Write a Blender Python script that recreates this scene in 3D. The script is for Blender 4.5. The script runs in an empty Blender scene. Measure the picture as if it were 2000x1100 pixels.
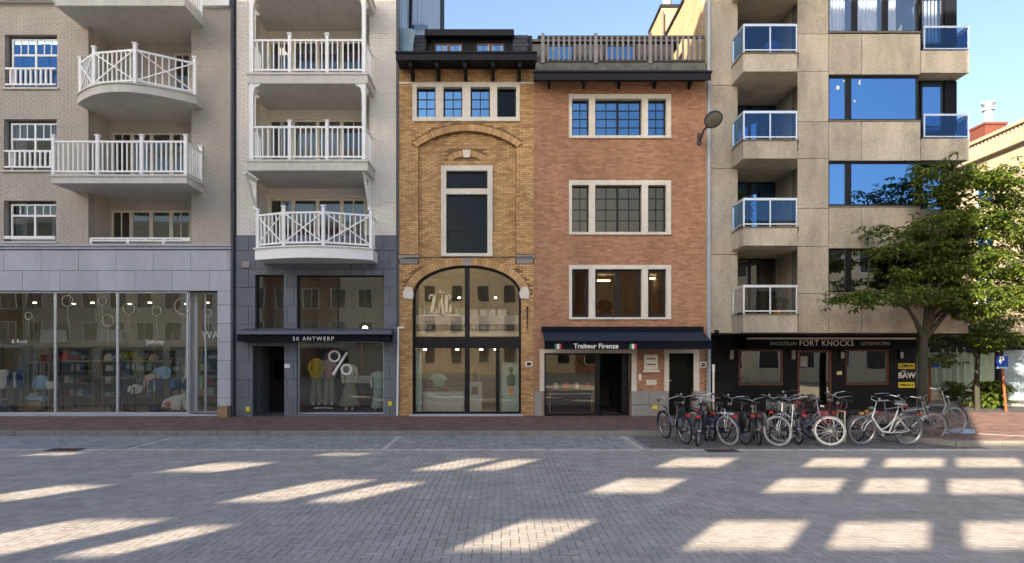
import bpy, math, random
import numpy as np
from mathutils import Vector
random.seed(7); RNG = np.random.default_rng(11)
S = bpy.context.scene
C = S.collection
R = math.radians
# ---------------------------------------------------------------- camera
cam = bpy.data.cameras.new('camera'); co = bpy.data.objects.new('camera', cam); C.objects.link(co)
cam.sensor_width = 36; cam.lens = 36*1266/2000
cam.shift_x = 21/2000; cam.shift_y = 143/2000
cam.clip_start = .05; cam.clip_end = 3000
co.location = (0, 0, 2.0); co.rotation_euler = (R(90), 0, 0)
S.camera = co
# ---------------------------------------------------------------- sky, sun, exposure
SUN_EL = 20.0; SKEW = .68                      # light runs right-forward: dx/dy = SKEW
TE = math.tan(R(SUN_EL)); SY = 1/math.sqrt(1+SKEW**2)
w = bpy.data.worlds.new('World'); S.world = w; w.use_nodes = True
nt = w.node_tree; bg = nt.nodes['Background']
sky = nt.nodes.new('ShaderNodeTexSky'); sky.sky_type = 'NISHITA'; sky.sun_disc = False
sky.sun_elevation = R(SUN_EL); sky.sun_rotation = math.atan2(-SKEW, -1)
sky.altitude = 0; sky.air_density = 1.0; sky.dust_density = 3.0; sky.ozone_density = 3.0
nt.links.new(sky.outputs[0], bg.inputs[0]); bg.inputs[1].default_value = .11
sl = bpy.data.lights.new('sun', 'SUN'); so = bpy.data.objects.new('sun', sl); C.objects.link(so)
sl.energy = 5.0; sl.angle = R(.3); sl.color = (1, .9, .76)
so.rotation_euler = Vector((-SKEW, -1, TE/SY)).to_track_quat('Z', 'Y').to_euler()
S.view_settings.view_transform = 'Standard'; S.view_settings.look = 'None'
S.view_settings.exposure = 1.8; S.view_settings.gamma = 1
S.view_settings.use_white_balance = True; S.view_settings.white_balance_temperature = 7250; S.view_settings.white_balance_tint = 12
S.render.engine = 'CYCLES'
S.cycles.max_bounces = 8; S.cycles.diffuse_bounces = 4; S.cycles.glossy_bounces = 4; S.cycles.transparent_max_bounces = 12
# ---------------------------------------------------------------- helpers
F = 1266.0
def fx(px, Y=20.0): return (px-979)*Y/F       # metres across for a bearing on the plane at depth Y
def fz(py, Y=20.0): return 2+(693-py)*Y/F     # metres up likewise
def org(o):
    v = Vector((0, 0, 0))
    while o is not None: v = v+o.location; o = o.parent
    return v
def lnk(name, me, parent=None, label=None, kind=None, loc=(0, 0, 0)):
    o = bpy.data.objects.new(name, me); C.objects.link(o); o.parent = parent; o.location = loc
    if label: o['label'] = label
    if kind: o['kind'] = kind
    return o
def thing(name, label, cat, loc=(0, 0, 0), group=None, rz=0):
    o = bpy.data.objects.new(name, None); C.objects.link(o); o.location = loc; o.rotation_euler = (0, 0, rz)
    o.empty_display_size = .2; o['label'] = label; o['category'] = cat
    if group: o['group'] = group
    return o
class MB:
    def __init__(s): s.v = []; s.f = []; s.sm = False
    def add(s, vs, fs):
        n = len(s.v); s.v += [tuple(p) for p in vs]; s.f += [tuple(i+n for i in f) for f in fs]; return s
    def box(s, x0, x1, y0, y1, z0, z1):
        if x0 > x1: x0, x1 = x1, x0
        if y0 > y1: y0, y1 = y1, y0
        if z0 > z1: z0, z1 = z1, z0
        return s.add([(x0,y0,z0),(x1,y0,z0),(x1,y1,z0),(x0,y1,z0),(x0,y0,z1),(x1,y0,z1),(x1,y1,z1),(x0,y1,z1)],
            [(0,3,2,1),(4,5,6,7),(0,1,5,4),(1,2,6,5),(2,3,7,6),(3,0,4,7)])
    def prism(s, poly, y0, y1):                # poly in (x,z), extruded along y
        n = len(poly); return s.add([(x,y0,z) for x,z in poly]+[(x,y1,z) for x,z in poly],
            [tuple(range(n)), tuple(range(2*n-1,n-1,-1))]+[(i,i+n,(i+1)%n+n,(i+1)%n) for i in range(n)])
    def hprism(s, poly, z0, z1):               # poly in (x,y), extruded along z
        n = len(poly); return s.add([(x,y,z0) for x,y in poly]+[(x,y,z1) for x,y in poly],
            [tuple(range(n-1,-1,-1)), tuple(range(n,2*n))]+[(i,(i+1)%n,(i+1)%n+n,i+n) for i in range(n)])
    def bar(s, a, b, w, h=None):               # square-section bar
        a = Vector(a); b = Vector(b); h = h or w; d = (b-a).normalized()
        u = d.cross(Vector((0, 1, 0) if abs(d.y) < .9 else (0, 0, 1))).normalized(); v = d.cross(u)
        vs = [p+u*i*w/2+v*j*h/2 for p in (a, b) for i, j in ((-1,-1),(1,-1),(1,1),(-1,1))]
        return s.add(vs, [(0,3,2,1),(4,5,6,7),(0,1,5,4),(1,2,6,5),(2,3,7,6),(3,0,4,7)])
    def tube(s, pts, r, n=8, closed=False):
        s.sm = True
        P = [Vector(p) for p in pts]; m = len(P); rs = r if isinstance(r, (list, tuple)) else [r]*m
        vs = []; up = None
        for i, p in enumerate(P):
            if closed: d = P[(i+1) % m]-P[i-1]
            else: d = P[min(i+1, m-1)]-P[max(i-1, 0)]
            d.normalize()
            if up is None:
                up = Vector((0, 0, 1)) if abs(d.z) < .9 else Vector((1, 0, 0))
            u = d.cross(up)
            if u.length < 1e-4: u = d.cross(Vector((.3, 1, .2)))
            u.normalize(); v = u.cross(d).normalized(); up = v
            for k in range(n):
                a = 2*math.pi*k/n; vs.append(p+(u*math.cos(a)+v*math.sin(a))*rs[i])
        fs = []
        for i in range(m if closed else m-1):
            j = (i+1) % m
            for k in range(n): fs.append((i*n+k, i*n+(k+1) % n, j*n+(k+1) % n, j*n+k))
        if not closed: fs += [tuple(range(n-1, -1, -1)), tuple(range((m-1)*n, m*n))]
        return s.add(vs, fs)
    def lathe(s, prof, c=(0, 0, 0), n=16, sx=1, sy=1):   # prof: (r,z)
        s.sm = True; vs = []
        for r, z in prof:
            for k in range(n):
                a = 2*math.pi*k/n; vs.append((c[0]+r*sx*math.cos(a), c[1]+r*sy*math.sin(a), c[2]+z))
        m = len(prof); fs = [(i*n+k, i*n+(k+1) % n, (i+1)*n+(k+1) % n, (i+1)*n+k) for i in range(m-1) for k in range(n)]
        fs += [tuple(range(n-1, -1, -1)), tuple(range((m-1)*n, m*n))]
        return s.add(vs, fs)
    def loft(s, secs, n=14):                   # secs: (cx,cy,cz,rx,ry)
        s.sm = True; vs = []
        for cx, cy, cz, rx, ry in secs:
            for k in range(n):
                a = 2*math.pi*k/n; vs.append((cx+rx*math.cos(a), cy+ry*math.sin(a), cz))
        m = len(secs); fs = [(i*n+k, i*n+(k+1) % n, (i+1)*n+(k+1) % n, (i+1)*n+k) for i in range(m-1) for k in range(n)]
        fs += [tuple(range(n-1, -1, -1)), tuple(range((m-1)*n, m*n))]
        return s.add(vs, fs)
    def ball(s, c, r, sx=1, sy=1, sz=1, n=12, m=8):
        return s.lathe([(r*math.sin(math.pi*i/m)+1e-4, -r*sz*math.cos(math.pi*i/m)) for i in range(m+1)], c, n, sx, sy)
    def mesh(s, name, mat, off=Vector((0, 0, 0))):
        me = bpy.data.meshes.new(name); me.from_pydata([(x-off.x, y-off.y, z-off.z) for x, y, z in s.v], [], s.f)
        me.materials.append(mat); me.update()
        if s.sm:
            me.shade_smooth()
            try: me.set_sharp_from_angle(angle=R(40))
            except Exception: pass
        return me
    def obj(s, name, mat, parent=None, label=None, kind=None):
        return lnk(name, s.mesh(name, mat, org(parent)), parent, label, kind)
    def top(s, name, mat, label, cat, group=None):
        o = s.obj(name, mat); o['label'] = label; o['category'] = cat
        if group: o['group'] = group
        return o
UC = {}
def ubox(name, mat, parent, x0, x1, y0, y1, z0, z1, rz=0, ry=0):
    """one box object that shares a unit cube with its like"""
    if mat.name not in UC: UC[mat.name] = MB().box(-.5, .5, -.5, .5, -.5, .5).mesh('piece_'+mat.name, mat)
    o = lnk(name, UC[mat.name], parent)
    o.location = Vector(((x0+x1)/2, (y0+y1)/2, (z0+z1)/2))-org(parent); o.scale = (abs(x1-x0), abs(y1-y0), abs(z1-z0))
    o.rotation_euler = (0, ry, rz); return o
# ---------------------------------------------------------------- materials
def N(nt, t, **k):
    n = nt.nodes.new(t)
    for a, b in k.items(): setattr(n, a, b)
    return n
def mat(name, col, rough=.8, var=.15, scale=3, bump=.15, bscale=60, metal=0, col2=None, island=0, stain=0, dark=0, spec=.5, bdist=.01, emit=0):
    m = bpy.data.materials.new(name); m.use_nodes = True; t = m.node_tree; b = t.nodes['Principled BSDF']; L = t.links.new
    b.inputs['Roughness'].default_value = rough; b.inputs['Metallic'].default_value = metal
    b.inputs['Specular IOR Level'].default_value = spec
    geo = N(t, 'ShaderNodeNewGeometry'); pos = geo.outputs['Position']
    nz = N(t, 'ShaderNodeTexNoise'); nz.inputs['Scale'].default_value = scale; nz.inputs['Detail'].default_value = 6
    nz.inputs['Roughness'].default_value = .62; L(pos, nz.inputs['Vector'])
    c1 = tuple(max(0, c*(1-var)) for c in col)+(1,)
    c2 = tuple(min(1, c*(1+var)) for c in (col if col2 is None else col2))+(1,)
    rp = N(t, 'ShaderNodeValToRGB'); e = rp.color_ramp.elements
    e[0].position = .3; e[0].color = c1; e[1].position = .7; e[1].color = c2
    if island:
        oi = N(t, 'ShaderNodeObjectInfo'); ad = N(t, 'ShaderNodeMath', operation='ADD'); fr = N(t, 'ShaderNodeMath', operation='FRACT')
        L(geo.outputs['Random Per Island'], ad.inputs[0]); L(oi.outputs['Random'], ad.inputs[1]); L(ad.outputs[0], fr.inputs[0])
        mx = N(t, 'ShaderNodeMix'); mx.inputs['Factor'].default_value = island
        L(nz.outputs['Fac'], mx.inputs['A']); L(fr.outputs[0], mx.inputs['B']); L(mx.outputs['Result'], rp.inputs['Fac'])
        e[0].position = .1; e[1].position = .9
    else: L(nz.outputs['Fac'], rp.inputs['Fac'])
    if dark:
        k = rp.color_ramp.elements.new(.0); k.color = tuple(c*(1-dark) for c in col)+(1,); e[1].position = .16
        for q in rp.color_ramp.elements:
            if q.position == .1: q.position = .2
    out = rp.outputs['Color']
    if stain:
        n2 = N(t, 'ShaderNodeTexNoise'); n2.inputs['Scale'].default_value = .9; n2.inputs['Detail'].default_value = 8; n2.inputs['Roughness'].default_value = .7
        mp = N(t, 'ShaderNodeMapping'); mp.inputs['Scale'].default_value = (1.6, 1.6, .5); L(pos, mp.inputs['Vector']); L(mp.outputs[0], n2.inputs['Vector'])
        r2 = N(t, 'ShaderNodeValToRGB'); q = r2.color_ramp.elements
        q[0].position = .35; q[0].color = (1-stain,)*3+(1,); q[1].position = .6; q[1].color = (1, 1, 1, 1)
        L(n2.outputs['Fac'], r2.inputs['Fac'])
        mu = N(t, 'ShaderNodeMix', data_type='RGBA', blend_type='MULTIPLY'); mu.inputs['Factor'].default_value = 1
        L(out, mu.inputs['A']); L(r2.outputs['Color'], mu.inputs['B']); out = mu.outputs['Result']
    L(out, b.inputs['Base Color'])
    if bump:
        n3 = N(t, 'ShaderNodeTexNoise'); n3.inputs['Scale'].default_value = bscale; n3.inputs['Detail'].default_value = 4; L(pos, n3.inputs['Vector'])
        bp = N(t, 'ShaderNodeBump'); bp.inputs['Strength'].default_value = bump; bp.inputs['Distance'].default_value = bdist
        L(n3.outputs['Fac'], bp.inputs['Height']); L(bp.outputs['Normal'], b.inputs['Normal'])
    if emit:
        b.inputs['Emission Color'].default_value = tuple(col)+(1,); b.inputs['Emission Strength'].default_value = emit
    return m
def glass(name, tint=(.75, .8, .78), refl=.3, rcol=(1, 1, 1), wav=.25, rough=.0):
    m = bpy.data.materials.new(name); m.use_nodes = True; t = m.node_tree; t.nodes.clear(); L = t.links.new
    o = N(t, 'ShaderNodeOutputMaterial'); mx = N(t, 'ShaderNodeMixShader'); tr = N(t, 'ShaderNodeBsdfTransparent'); gl = N(t, 'ShaderNodeBsdfGlossy')
    tr.inputs[0].default_value = tint+(1,); gl.inputs[0].default_value = rcol+(1,); gl.inputs['Roughness'].default_value = rough
    fr = N(t, 'ShaderNodeLayerWeight'); fr.inputs[0].default_value = .3
    ma = N(t, 'ShaderNodeMath', operation='MULTIPLY_ADD'); ma.use_clamp = True; ma.inputs[1].default_value = .6; ma.inputs[2].default_value = refl
    L(fr.outputs['Fresnel'], ma.inputs[0]); L(ma.outputs[0], mx.inputs[0]); L(tr.outputs[0], mx.inputs[1]); L(gl.outputs[0], mx.inputs[2]); L(mx.outputs[0], o.inputs[0])
    nz = N(t, 'ShaderNodeTexNoise'); nz.inputs['Scale'].default_value = .9; nz.inputs['Detail'].default_value = 1
    g = N(t, 'ShaderNodeNewGeometry'); L(g.outputs['Position'], nz.inputs['Vector'])
    bp = N(t, 'ShaderNodeBump'); bp.inputs['Strength'].default_value = wav; bp.inputs['Distance'].default_value = .02
    L(nz.outputs['Fac'], bp.inputs['Height']); L(bp.outputs[0], gl.inputs['Normal'])
    return m
M = {}
M['taupe'] = mat('taupe_brick', (.52, .465, .4), .9, .06, 4, .3, 50, island=.35, stain=.14)
M['taupe_mortar'] = mat('taupe_mortar', (.4, .36, .32), .95, .1)
M['whitebrick'] = mat('white_painted_brick', (.79, .745, .67), .8, .05, 4, .25, 40, island=.4, stain=.12)
M['white_mortar'] = mat('white_painted_mortar', (.56, .51, .43), .9, .1)
M['ochre'] = mat('ochre_brick', (.48, .265, .115), .9, .12, 9, .5, 45, col2=(.69, .43, .2), island=.55, stain=.25, dark=.4)
M['ochre_mortar'] = mat('ochre_mortar', (.2, .12, .06), .95, .2)
M['redbrick'] = mat('red_brick', (.4, .195, .108), .9, .1, 9, .5, 45, col2=(.54, .29, .178), island=.5, stain=.22, dark=.25)
M['red_mortar'] = mat('red_mortar', (.36, .22, .15), .95, .15)
M['concrete'] = mat('exposed_aggregate', (.35, .305, .24), .9, .3, 26, 1.0, 30, col2=(.52, .46, .37), island=.2, stain=.32, bdist=.02)
M['concrete_dark'] = mat('joint_concrete', (.15, .13, .11), .95, .1)
M['slab'] = mat('balcony_render', (.6, .57, .51), .85, .08, 5, .1, 60, stain=.12)
M['white'] = mat('white_paint', (.85, .84, .82), .5, .03, 8, .05, 80)
M['cream'] = mat('cream_paint', (.76, .69, .56), .5, .04, 8, .05, 80)
M['bluestone'] = mat('pale_bluestone', (.46, .47, .52), .75, .12, 5, .2, 30, island=.3, stain=.14)
M['greystone'] = mat('grey_stone', (.15, .165, .19), .7, .12, 6, .15, 40, island=.35, stain=.18)
M['plinth'] = mat('plinth_stone', (.33, .31, .28), .8, .12, 5, .2, 40, island=.3, stain=.25)
M['joint'] = mat('dark_joint', (.08, .08, .085), .95, .1)
M['limestone'] = mat('window_stone', (.72, .66, .56), .75, .08, 6, .15, 40, stain=.15)
M['black'] = mat('black_metal', (.01, .01, .012), .4, .1, 5, .03, spec=.25)
M['blackwall'] = mat('black_painted_wall', (.012, .012, .013), .6, .25, 4, .2, 40, spec=.15)
M['navy'] = mat('navy_canvas', (.006, .008, .014), .8, .2, 8, .2, 90, spec=.15)
M['navyfas'] = mat('slate_blue_metal', (.045, .06, .09), .4, .1, 8, .03)
M['zinc'] = mat('zinc', (.24, .27, .3), .45, .15, 8, .1, 30, metal=.5)
M['darkpipe'] = mat('dark_pipe', (.05, .055, .065), .45, .15)
M['pipe'] = mat('grey_pipe', (.33, .38, .42), .45, .1)
M['brown'] = mat('red_brown_wood', (.13, .035, .018), .45, .2, 20, .1)
M['tile'] = mat('roof_tile', (.045, .045, .05), .7, .25, 6, .2, 40, island=.5)
M['cladding'] = mat('pale_slate_cladding', (.36, .42, .5), .5, .12, 6, .2, 40, stain=.2)
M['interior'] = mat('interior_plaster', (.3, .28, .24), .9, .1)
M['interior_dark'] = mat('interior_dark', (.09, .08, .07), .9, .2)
M['curtain'] = mat('curtain', (.62, .63, .62), .9, .1, 3, .1)
M['aluminium'] = mat('aluminium', (.62, .66, .7), .35, .05, 8, .02, metal=.6)
M['gwin'] = glass('window_glass', (.55, .58, .58), .14, (1, .97, .9), .08)
M['gshop'] = glass('shop_glass', (.93, .95, .91), .13, (1, .96, .85), .1)
M['gblue'] = glass('sky_tinted_glass', (.2, .28, .4), .56, (.2, .46, .86), .12)  # the sky's blue is put into the reflection tint
M['gdark'] = glass('dark_glass', (.06, .07, .09), .02, (.18, .24, .3), .05)
M['gbalc0'] = glass('clear_grey_balcony_glass', (.45, .45, .43), .07, (.8, .85, .9), .05)
M['gbalc'] = glass('smoked_balcony_glass', (.22, .34, .5), .08, (.25, .5, .9), .05)
M['sidewalkbase'] = mat('pavement_joint', (.06, .045, .04), .95, .15)
M['redpaver'] = mat('red_clay_paver', (.14, .078, .066), .85, .25, 5, .3, 40, col2=(.2, .118, .098), island=.6, stain=.2)
M['paver'] = mat('grey_concrete_paver', (.33, .298, .27), .85, .18, 3, .4, 50, col2=(.42, .38, .345), island=.2, stain=.22)
M['paverdark'] = mat('dark_bay_paver', (.25, .245, .245), .85, .18, 3, .4, 50, col2=(.34, .335, .34), island=.4, stain=.2)
M['sett'] = mat('white_sett', (.52, .5, .45), .8, .2, 8, .3, 40, island=.5, stain=.2)
M['kerb'] = mat('kerb_stone', (.27, .255, .23), .8, .15, 5, .3, 40, island=.4, stain=.3)
M['sand'] = mat('joint_sand', (.09, .083, .075), .95, .2, 8, .3, 80)
M['bouncepaving'] = mat('bounce_paving', (.42, .37, .3), .9, .1, 2, .2, 60)  # out-of-view ground kept pale to bounce sunlight as fill
M['asphalt'] = mat('asphalt', (.08, .08, .085), .85, .2, 6, .4, 120)
M['text_white'] = mat('white_lettering', (.75, .74, .7), .5, .02)
M['gold'] = mat('gold_lettering', (.72, .58, .36), .4, .05)
M['bark'] = mat('bark', (.035, .033, .022), .9, .3, 14, .8, 30)
M['yellow'] = mat('yellow_panel', (.72, .58, .03), .5, .03)
M['green'] = mat('flag_green', (.02, .22, .09), .6, .02)
M['red'] = mat('flag_red', (.5, .03, .03), .6, .02)
M['creamwall'] = mat('cream_render', (.36, .3, .22), .85, .05, 3, .1, 40, stain=.06)
def sky_paint(name, c, **k):
    M[name] = mat(name, c, **k)
exec_later = []
# ---------------------------------------------------------------- bulk pieces
def pieces_mesh(name, B, mat_, off=Vector((0, 0, 0)), open_face='back'):
    """B: (n,6) array x0,x1,y0,y1,z0,z1 -> joined boxes without their hidden face"""
    n = len(B); V = np.empty((n, 8, 3)); x0, x1, y0, y1, z0, z1 = B.T
    for i, (a, b, c) in enumerate(((x0,y0,z0),(x1,y0,z0),(x1,y1,z0),(x0,y1,z0),(x0,y0,z1),(x1,y0,z1),(x1,y1,z1),(x0,y1,z1))):
        V[:, i, 0] = a-off.x; V[:, i, 1] = b-off.y; V[:, i, 2] = c-off.z
    fs = {'bottom': (0,3,2,1), 'top': (4,5,6,7), 'front': (0,1,5,4), 'right': (1,2,6,5), 'back': (2,3,7,6), 'left': (3,0,4,7)}
    fs = np.array([f for k, f in fs.items() if k != open_face])
    Fa = (fs[None]+8*np.arange(n)[:, None, None]).reshape(-1)
    me = bpy.data.meshes.new(name); me.vertices.add(n*8); me.vertices.foreach_set('co', V.reshape(-1))
    nf = len(fs)*n; me.loops.add(nf*4); me.loops.foreach_set('vertex_index', Fa)
    me.polygons.add(nf); me.polygons.foreach_set('loop_start', np.arange(nf)*4)
    me.update(calc_edges=True); me.materials.append(mat_); me.shade_flat(); return me
def lay(parent, B, mat_, name, field, open_face='back', limit=300, key=None, full=None):
    """the `limit` pieces nearest the lens become objects, the others one joined part"""
    B = np.asarray(B, float); off = org(parent)
    cx, cy, cz = (B[:, 0]+B[:, 1])/2, (B[:, 2]+B[:, 3])/2, (B[:, 4]+B[:, 5])/2
    d = cx**2+cy**2+(cz-2)**2
    vis = (np.abs(cx/np.maximum(cy, .1)+21/F) < 1000/F) & ((cz-2)/np.maximum(cy, .1) < 693/F) & ((cz-2)/np.maximum(cy, .1) > -407/F)
    d = np.where(vis, d, d+1e5)
    idx = np.argsort(d); a, b = idx[:limit], idx[limit:]
    cache = {}
    for i in a:
        s = tuple(np.round((B[i, 1]-B[i, 0], B[i, 3]-B[i, 2], B[i, 5]-B[i, 4]), 3))
        if s not in cache:
            cache[s] = MB().box(-s[0]/2, s[0]/2, -s[1]/2, s[1]/2, -s[2]/2, s[2]/2).mesh(name, mat_)
        lnk(name, cache[s], parent, loc=(cx[i]-off.x, cy[i]-off.y, cz[i]-off.z))
    if len(b): lnk(field, pieces_mesh(field, B[b], mat_, off, open_face), parent, kind='stuff')
def clip(rects, holes):
    out = list(rects)
    for h in holes:
        nx = []
        for r in out:
            if r[1] <= h[0] or r[0] >= h[1] or r[3] <= h[2] or r[2] >= h[3]: nx.append(r); continue
            # bricks are cut left / right of the hole; above / below they keep their full length
            if r[2] < h[2]-.012: nx.append((r[0], r[1], r[2], h[2])); 
            if r[3] > h[3]+.012: nx.append((r[0], r[1], h[3], r[3]));
            z0, z1 = max(r[2], h[2]), min(r[3], h[3])
            if r[0] < h[0]-.015: nx.append((r[0], h[0], z0, z1))
            if r[1] > h[1]+.015: nx.append((h[1], r[1], z0, z1))
        out = nx
    return out
def brick(parent, x0, x1, z0, z1, Y, holes, mat_, L=.215, H=.063, g=.011, proud=.012, test=None, limit=300, name='brick', field='brick_field', jit=.003, off=None):
    rs = []; k = 0; z = z0
    while z < z1-.01:
        o = (L+g)/2 if k % 2 else 0
        if off is not None: o = off*(k % 2)
        x = x0-o
        while x < x1:
            a, b = max(x, x0), min(x+L, x1)
            if b-a > .03: rs.append((a, b, z, min(z+H, z1)))
            x += L+g
        z += H+g; k += 1
    rs = clip(rs, holes)
    if test: rs = [r for r in rs if test((r[0]+r[1])/2, (r[2]+r[3])/2, r)]
    B = np.array([(a, b, Y-proud, Y+.02, c, d) for a, b, c, d in rs]); B[:, 2] += RNG.uniform(-jit, jit, len(B))
    lay(parent, B, mat_, name, field, 'back', limit)
def holed(parent, x0, x1, z0, z1, Y, th, holes, mat_, name='wall', extra=None):
    xs = sorted({x0, x1}|{min(max(v, x0), x1) for h in holes for v in h[:2]}); zs = sorted({z0, z1}|{min(max(v, z0), z1) for h in holes for v in h[2:]})
    b = MB()
    for j in range(len(zs)-1):
        run = None
        for i in range(len(xs)-1):
            cx, cz = (xs[i]+xs[i+1])/2, (zs[j]+zs[j+1])/2
            solid = not any(h[0] < cx < h[1] and h[2] < cz < h[3] for h in holes)
            if solid and run is None: run = xs[i]
            if run is not None and (not solid or i == len(xs)-2):
                b.box(run, xs[i+1] if solid else xs[i], Y, Y+th, zs[j], zs[j+1]); run = None
    if extra: extra(b)
    return b.obj(name, mat_, parent)
def R4(px0, px1, py0, py1, Y=20): return (fx(px0, Y), fx(px1, Y), fz(py1, Y), fz(py0, Y))
def window(parent, r, Y, fm, gm, fw=.06, vs=(), hs=(), mw=.05, bars=None, bw=.02, dep=.07, name='window', label=None):
    """frame with mullions at vs (x) and transoms at hs (z); bars=(nx,nz) thin glazing bars in each light; panes are sub-parts"""
    x0, x1, z0, z1 = r; b = MB()
    b.box(x0, x0+fw, Y, Y+dep, z0, z1); b.box(x1-fw, x1, Y, Y+dep, z0, z1)
    b.box(x0+fw, x1-fw, Y+.002, Y+dep-.002, z0, z0+fw); b.box(x0+fw, x1-fw, Y+.002, Y+dep-.002, z1-fw, z1)
    X = [x0+fw]; 
    for v in vs: b.box(v-mw/2, v+mw/2, Y+.003, Y+dep-.003, z0+fw, z1-fw); X += [v-mw/2, v+mw/2]
    X.append(x1-fw); Z = [z0+fw]
    for v in hs: Z += [v-mw/2, v+mw/2]
    Z.append(z1-fw)
    for i in range(0, len(X), 2):
        for v in hs: b.box(X[i], X[i+1], Y+.004, Y+dep-.004, v-mw/2, v+mw/2)
        for j in range(0, len(Z), 2):
            if bars:
                nx, nz = bars if not callable(bars) else bars(i//2, j//2)
                for k in range(1, nx): u = X[i]+(X[i+1]-X[i])*k/nx; b.box(u-bw/2, u+bw/2, Y+.012, Y+.045, Z[j], Z[j+1])
                for k in range(1, nz): u = Z[j]+(Z[j+1]-Z[j])*k/nz; b.box(X[i], X[i+1], Y+.013, Y+.044, u-bw/2, u+bw/2)
    wo = b.obj(name, fm, parent, label)
    for i in range(0, len(X), 2):
        for j in range(0, len(Z), 2):
            MB().add([(X[i], Y+.03, Z[j]), (X[i+1], Y+.03, Z[j]), (X[i+1], Y+.03, Z[j+1]), (X[i], Y+.03, Z[j+1])], [(0, 1, 2, 3)]).obj('pane', gm, wo)
    return wo
def room(parent, r, Y, d=2.0, m='interior', m2=None, pad=.12, name='room'):
    x0, x1, z0, z1 = r; x0 -= pad; x1 += pad; z0 -= pad; z1 += pad
    return MB().add([(x0,Y,z0),(x1,Y,z0),(x1,Y,z1),(x0,Y,z1),(x0,Y+d,z0),(x1,Y+d,z0),(x1,Y+d,z1),(x0,Y+d,z1)],
        [(4,7,6,5),(0,4,5,1),(1,5,6,2),(2,6,7,3),(3,7,4,0)]).obj(name, M[m], parent)
def curtain(parent, x0, x1, z0, z1, Y, m='curtain', amp=.03, wl=.14):
    n = max(6, int((x1-x0)/wl*6)); vs = []
    for i in range(n+1):
        x = x0+(x1-x0)*i/n; y = Y+amp*math.sin(2*math.pi*(x-x0)/wl)*(1+.4*math.sin(x*13))
        vs += [(x, y, z0), (x, y, z1)]
    b = MB().add(vs, [(2*i, 2*i+2, 2*i+3, 2*i+1) for i in range(n)]); b.sm = True
    return b.obj('curtain', M[m], parent)
def text(s, px, size, parent, mat_, name='lettering', depth=.006, sx=1, bold=0, spacing=1, align='CENTER'):
    cu = bpy.data.curves.new(name, 'FONT'); cu.body = s; cu.size = size; cu.extrude = depth; cu.align_x = align; cu.align_y = 'CENTER'
    cu.offset = bold; cu.space_character = spacing; cu.resolution_u = 3
    tmp = bpy.data.objects.new('tmp', cu); C.objects.link(tmp); bpy.context.view_layer.update()
    me = bpy.data.meshes.new_from_object(tmp.evaluated_get(bpy.context.evaluated_depsgraph_get()))
    bpy.data.objects.remove(tmp); me.materials.clear(); me.materials.append(mat_)
    o = lnk(name, me, parent); o.location = Vector(px)-org(parent); o.rotation_euler = (R(90), 0, 0); o.scale = (sx, 1, 1); return o
def railing(bal, pts, zb, h, nb, wm='white', cross=(), posts=None, ph=.14, bw=.034, pw=.09):
    """posts at pts, rails and nb[i] balusters between them; all sub-parts of the balcony"""
    P = [Vector((x, y, 0)) for x, y in pts]; m = M[wm]
    for i, p in enumerate(P):
        if posts is None or posts[i]:
            ubox('post', m, bal, p.x-pw/2, p.x+pw/2, p.y-pw/2, p.y+pw/2, zb, zb+h+ph)
            ubox('post_cap', m, bal, p.x-pw/2-.02, p.x+pw/2+.02, p.y-pw/2-.02, p.y+pw/2+.02, zb+h+ph, zb+h+ph+.035)
    for i in range(len(P)-1):
        a, b = P[i], P[i+1]; d = b-a; L = d.length; rz = math.atan2(d.y, d.x); c = (a+b)/2
        a2, b2 = pw/2 if (posts is None or posts[i]) else 0, 0
        for z, t in ((zb+h-.03, .055), (zb+.1, .05)):
            ubox('rail', m, bal, c.x-L/2, c.x+L/2, c.y-.03, c.y+.03, z-t/2, z+t/2, rz)
        for k in range(nb[i]):
            q = a+d*((k+1)/(nb[i]+1))
            ubox('baluster', m, bal, q.x-bw/2, q.x+bw/2, q.y-bw/2, q.y+bw/2, zb+.125, zb+h-.058, rz)
        if i in cross:
            nrm = Vector((d.y, -d.x, 0)).normalized()*.035
            for s in (0, 1):
                u = Vector((a.x, a.y, zb+.12))+nrm+d*.04; v = Vector((b.x, b.y, zb+h-.06))+nrm-d*.04
                if s: u.z, v.z = v.z, u.z; u += nrm*.4; v += nrm*.4
                MB().bar(u, v, .035, .02).obj('cross_brace', m, bal)
M['shopfloor'] = mat('shop_plaster', (.55, .5, .4), .8, .1)
M['bluecloth'] = mat('blue_curtain', (.05, .14, .4), .8, .1)
M['gblue2'] = glass('sky_tinted_window_glass', (.2, .28, .36), .22, (.2, .5, .95), .08)  # blue tint stands in for the sky mirrored in the panes
M['gwin2'] = glass('house_tinted_window_glass', (.22, .21, .19), .1, (.6, .52, .4), .1)  # brown reflection tint stands in for the building mirrored opposite
M['gwin3'] = glass('low_window_glass', (.35, .37, .38), .3, (1, .97, .9), .06)
M['gcurt'] = glass('curtained_glass', (.75, .8, .88), .22, (.7, .85, 1), .1)
M['gshop2'] = glass('shop_glass_clear', (.92, .93, .9), .11, (1, .96, .85), .1)
M['gbar'] = glass('bar_glass', (.4, .42, .4), .2, (1, .97, .88), .15)
M['gdark2'] = glass('loggia_glass', (.2, .22, .22), .18, (1, .97, .9), .2)
M['gdarkpanel'] = mat('grey_blue_panel', (.2, .26, .3), .3, .1)
M['black2'] = mat('dark_stained_wood', (.014, .014, .019), .6, .2, 10, .1, spec=.2)
M['zincblue'] = mat('blue_zinc', (.2, .32, .4), .4, .2, 3, .1)
M['blackdoor'] = mat('black_green_door', (.006, .007, .005), .5, .15, spec=.15)
M['navyaw'] = mat('awning_canvas', (.01, .022, .04), .7, .15, 4, .2, 60)
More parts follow.
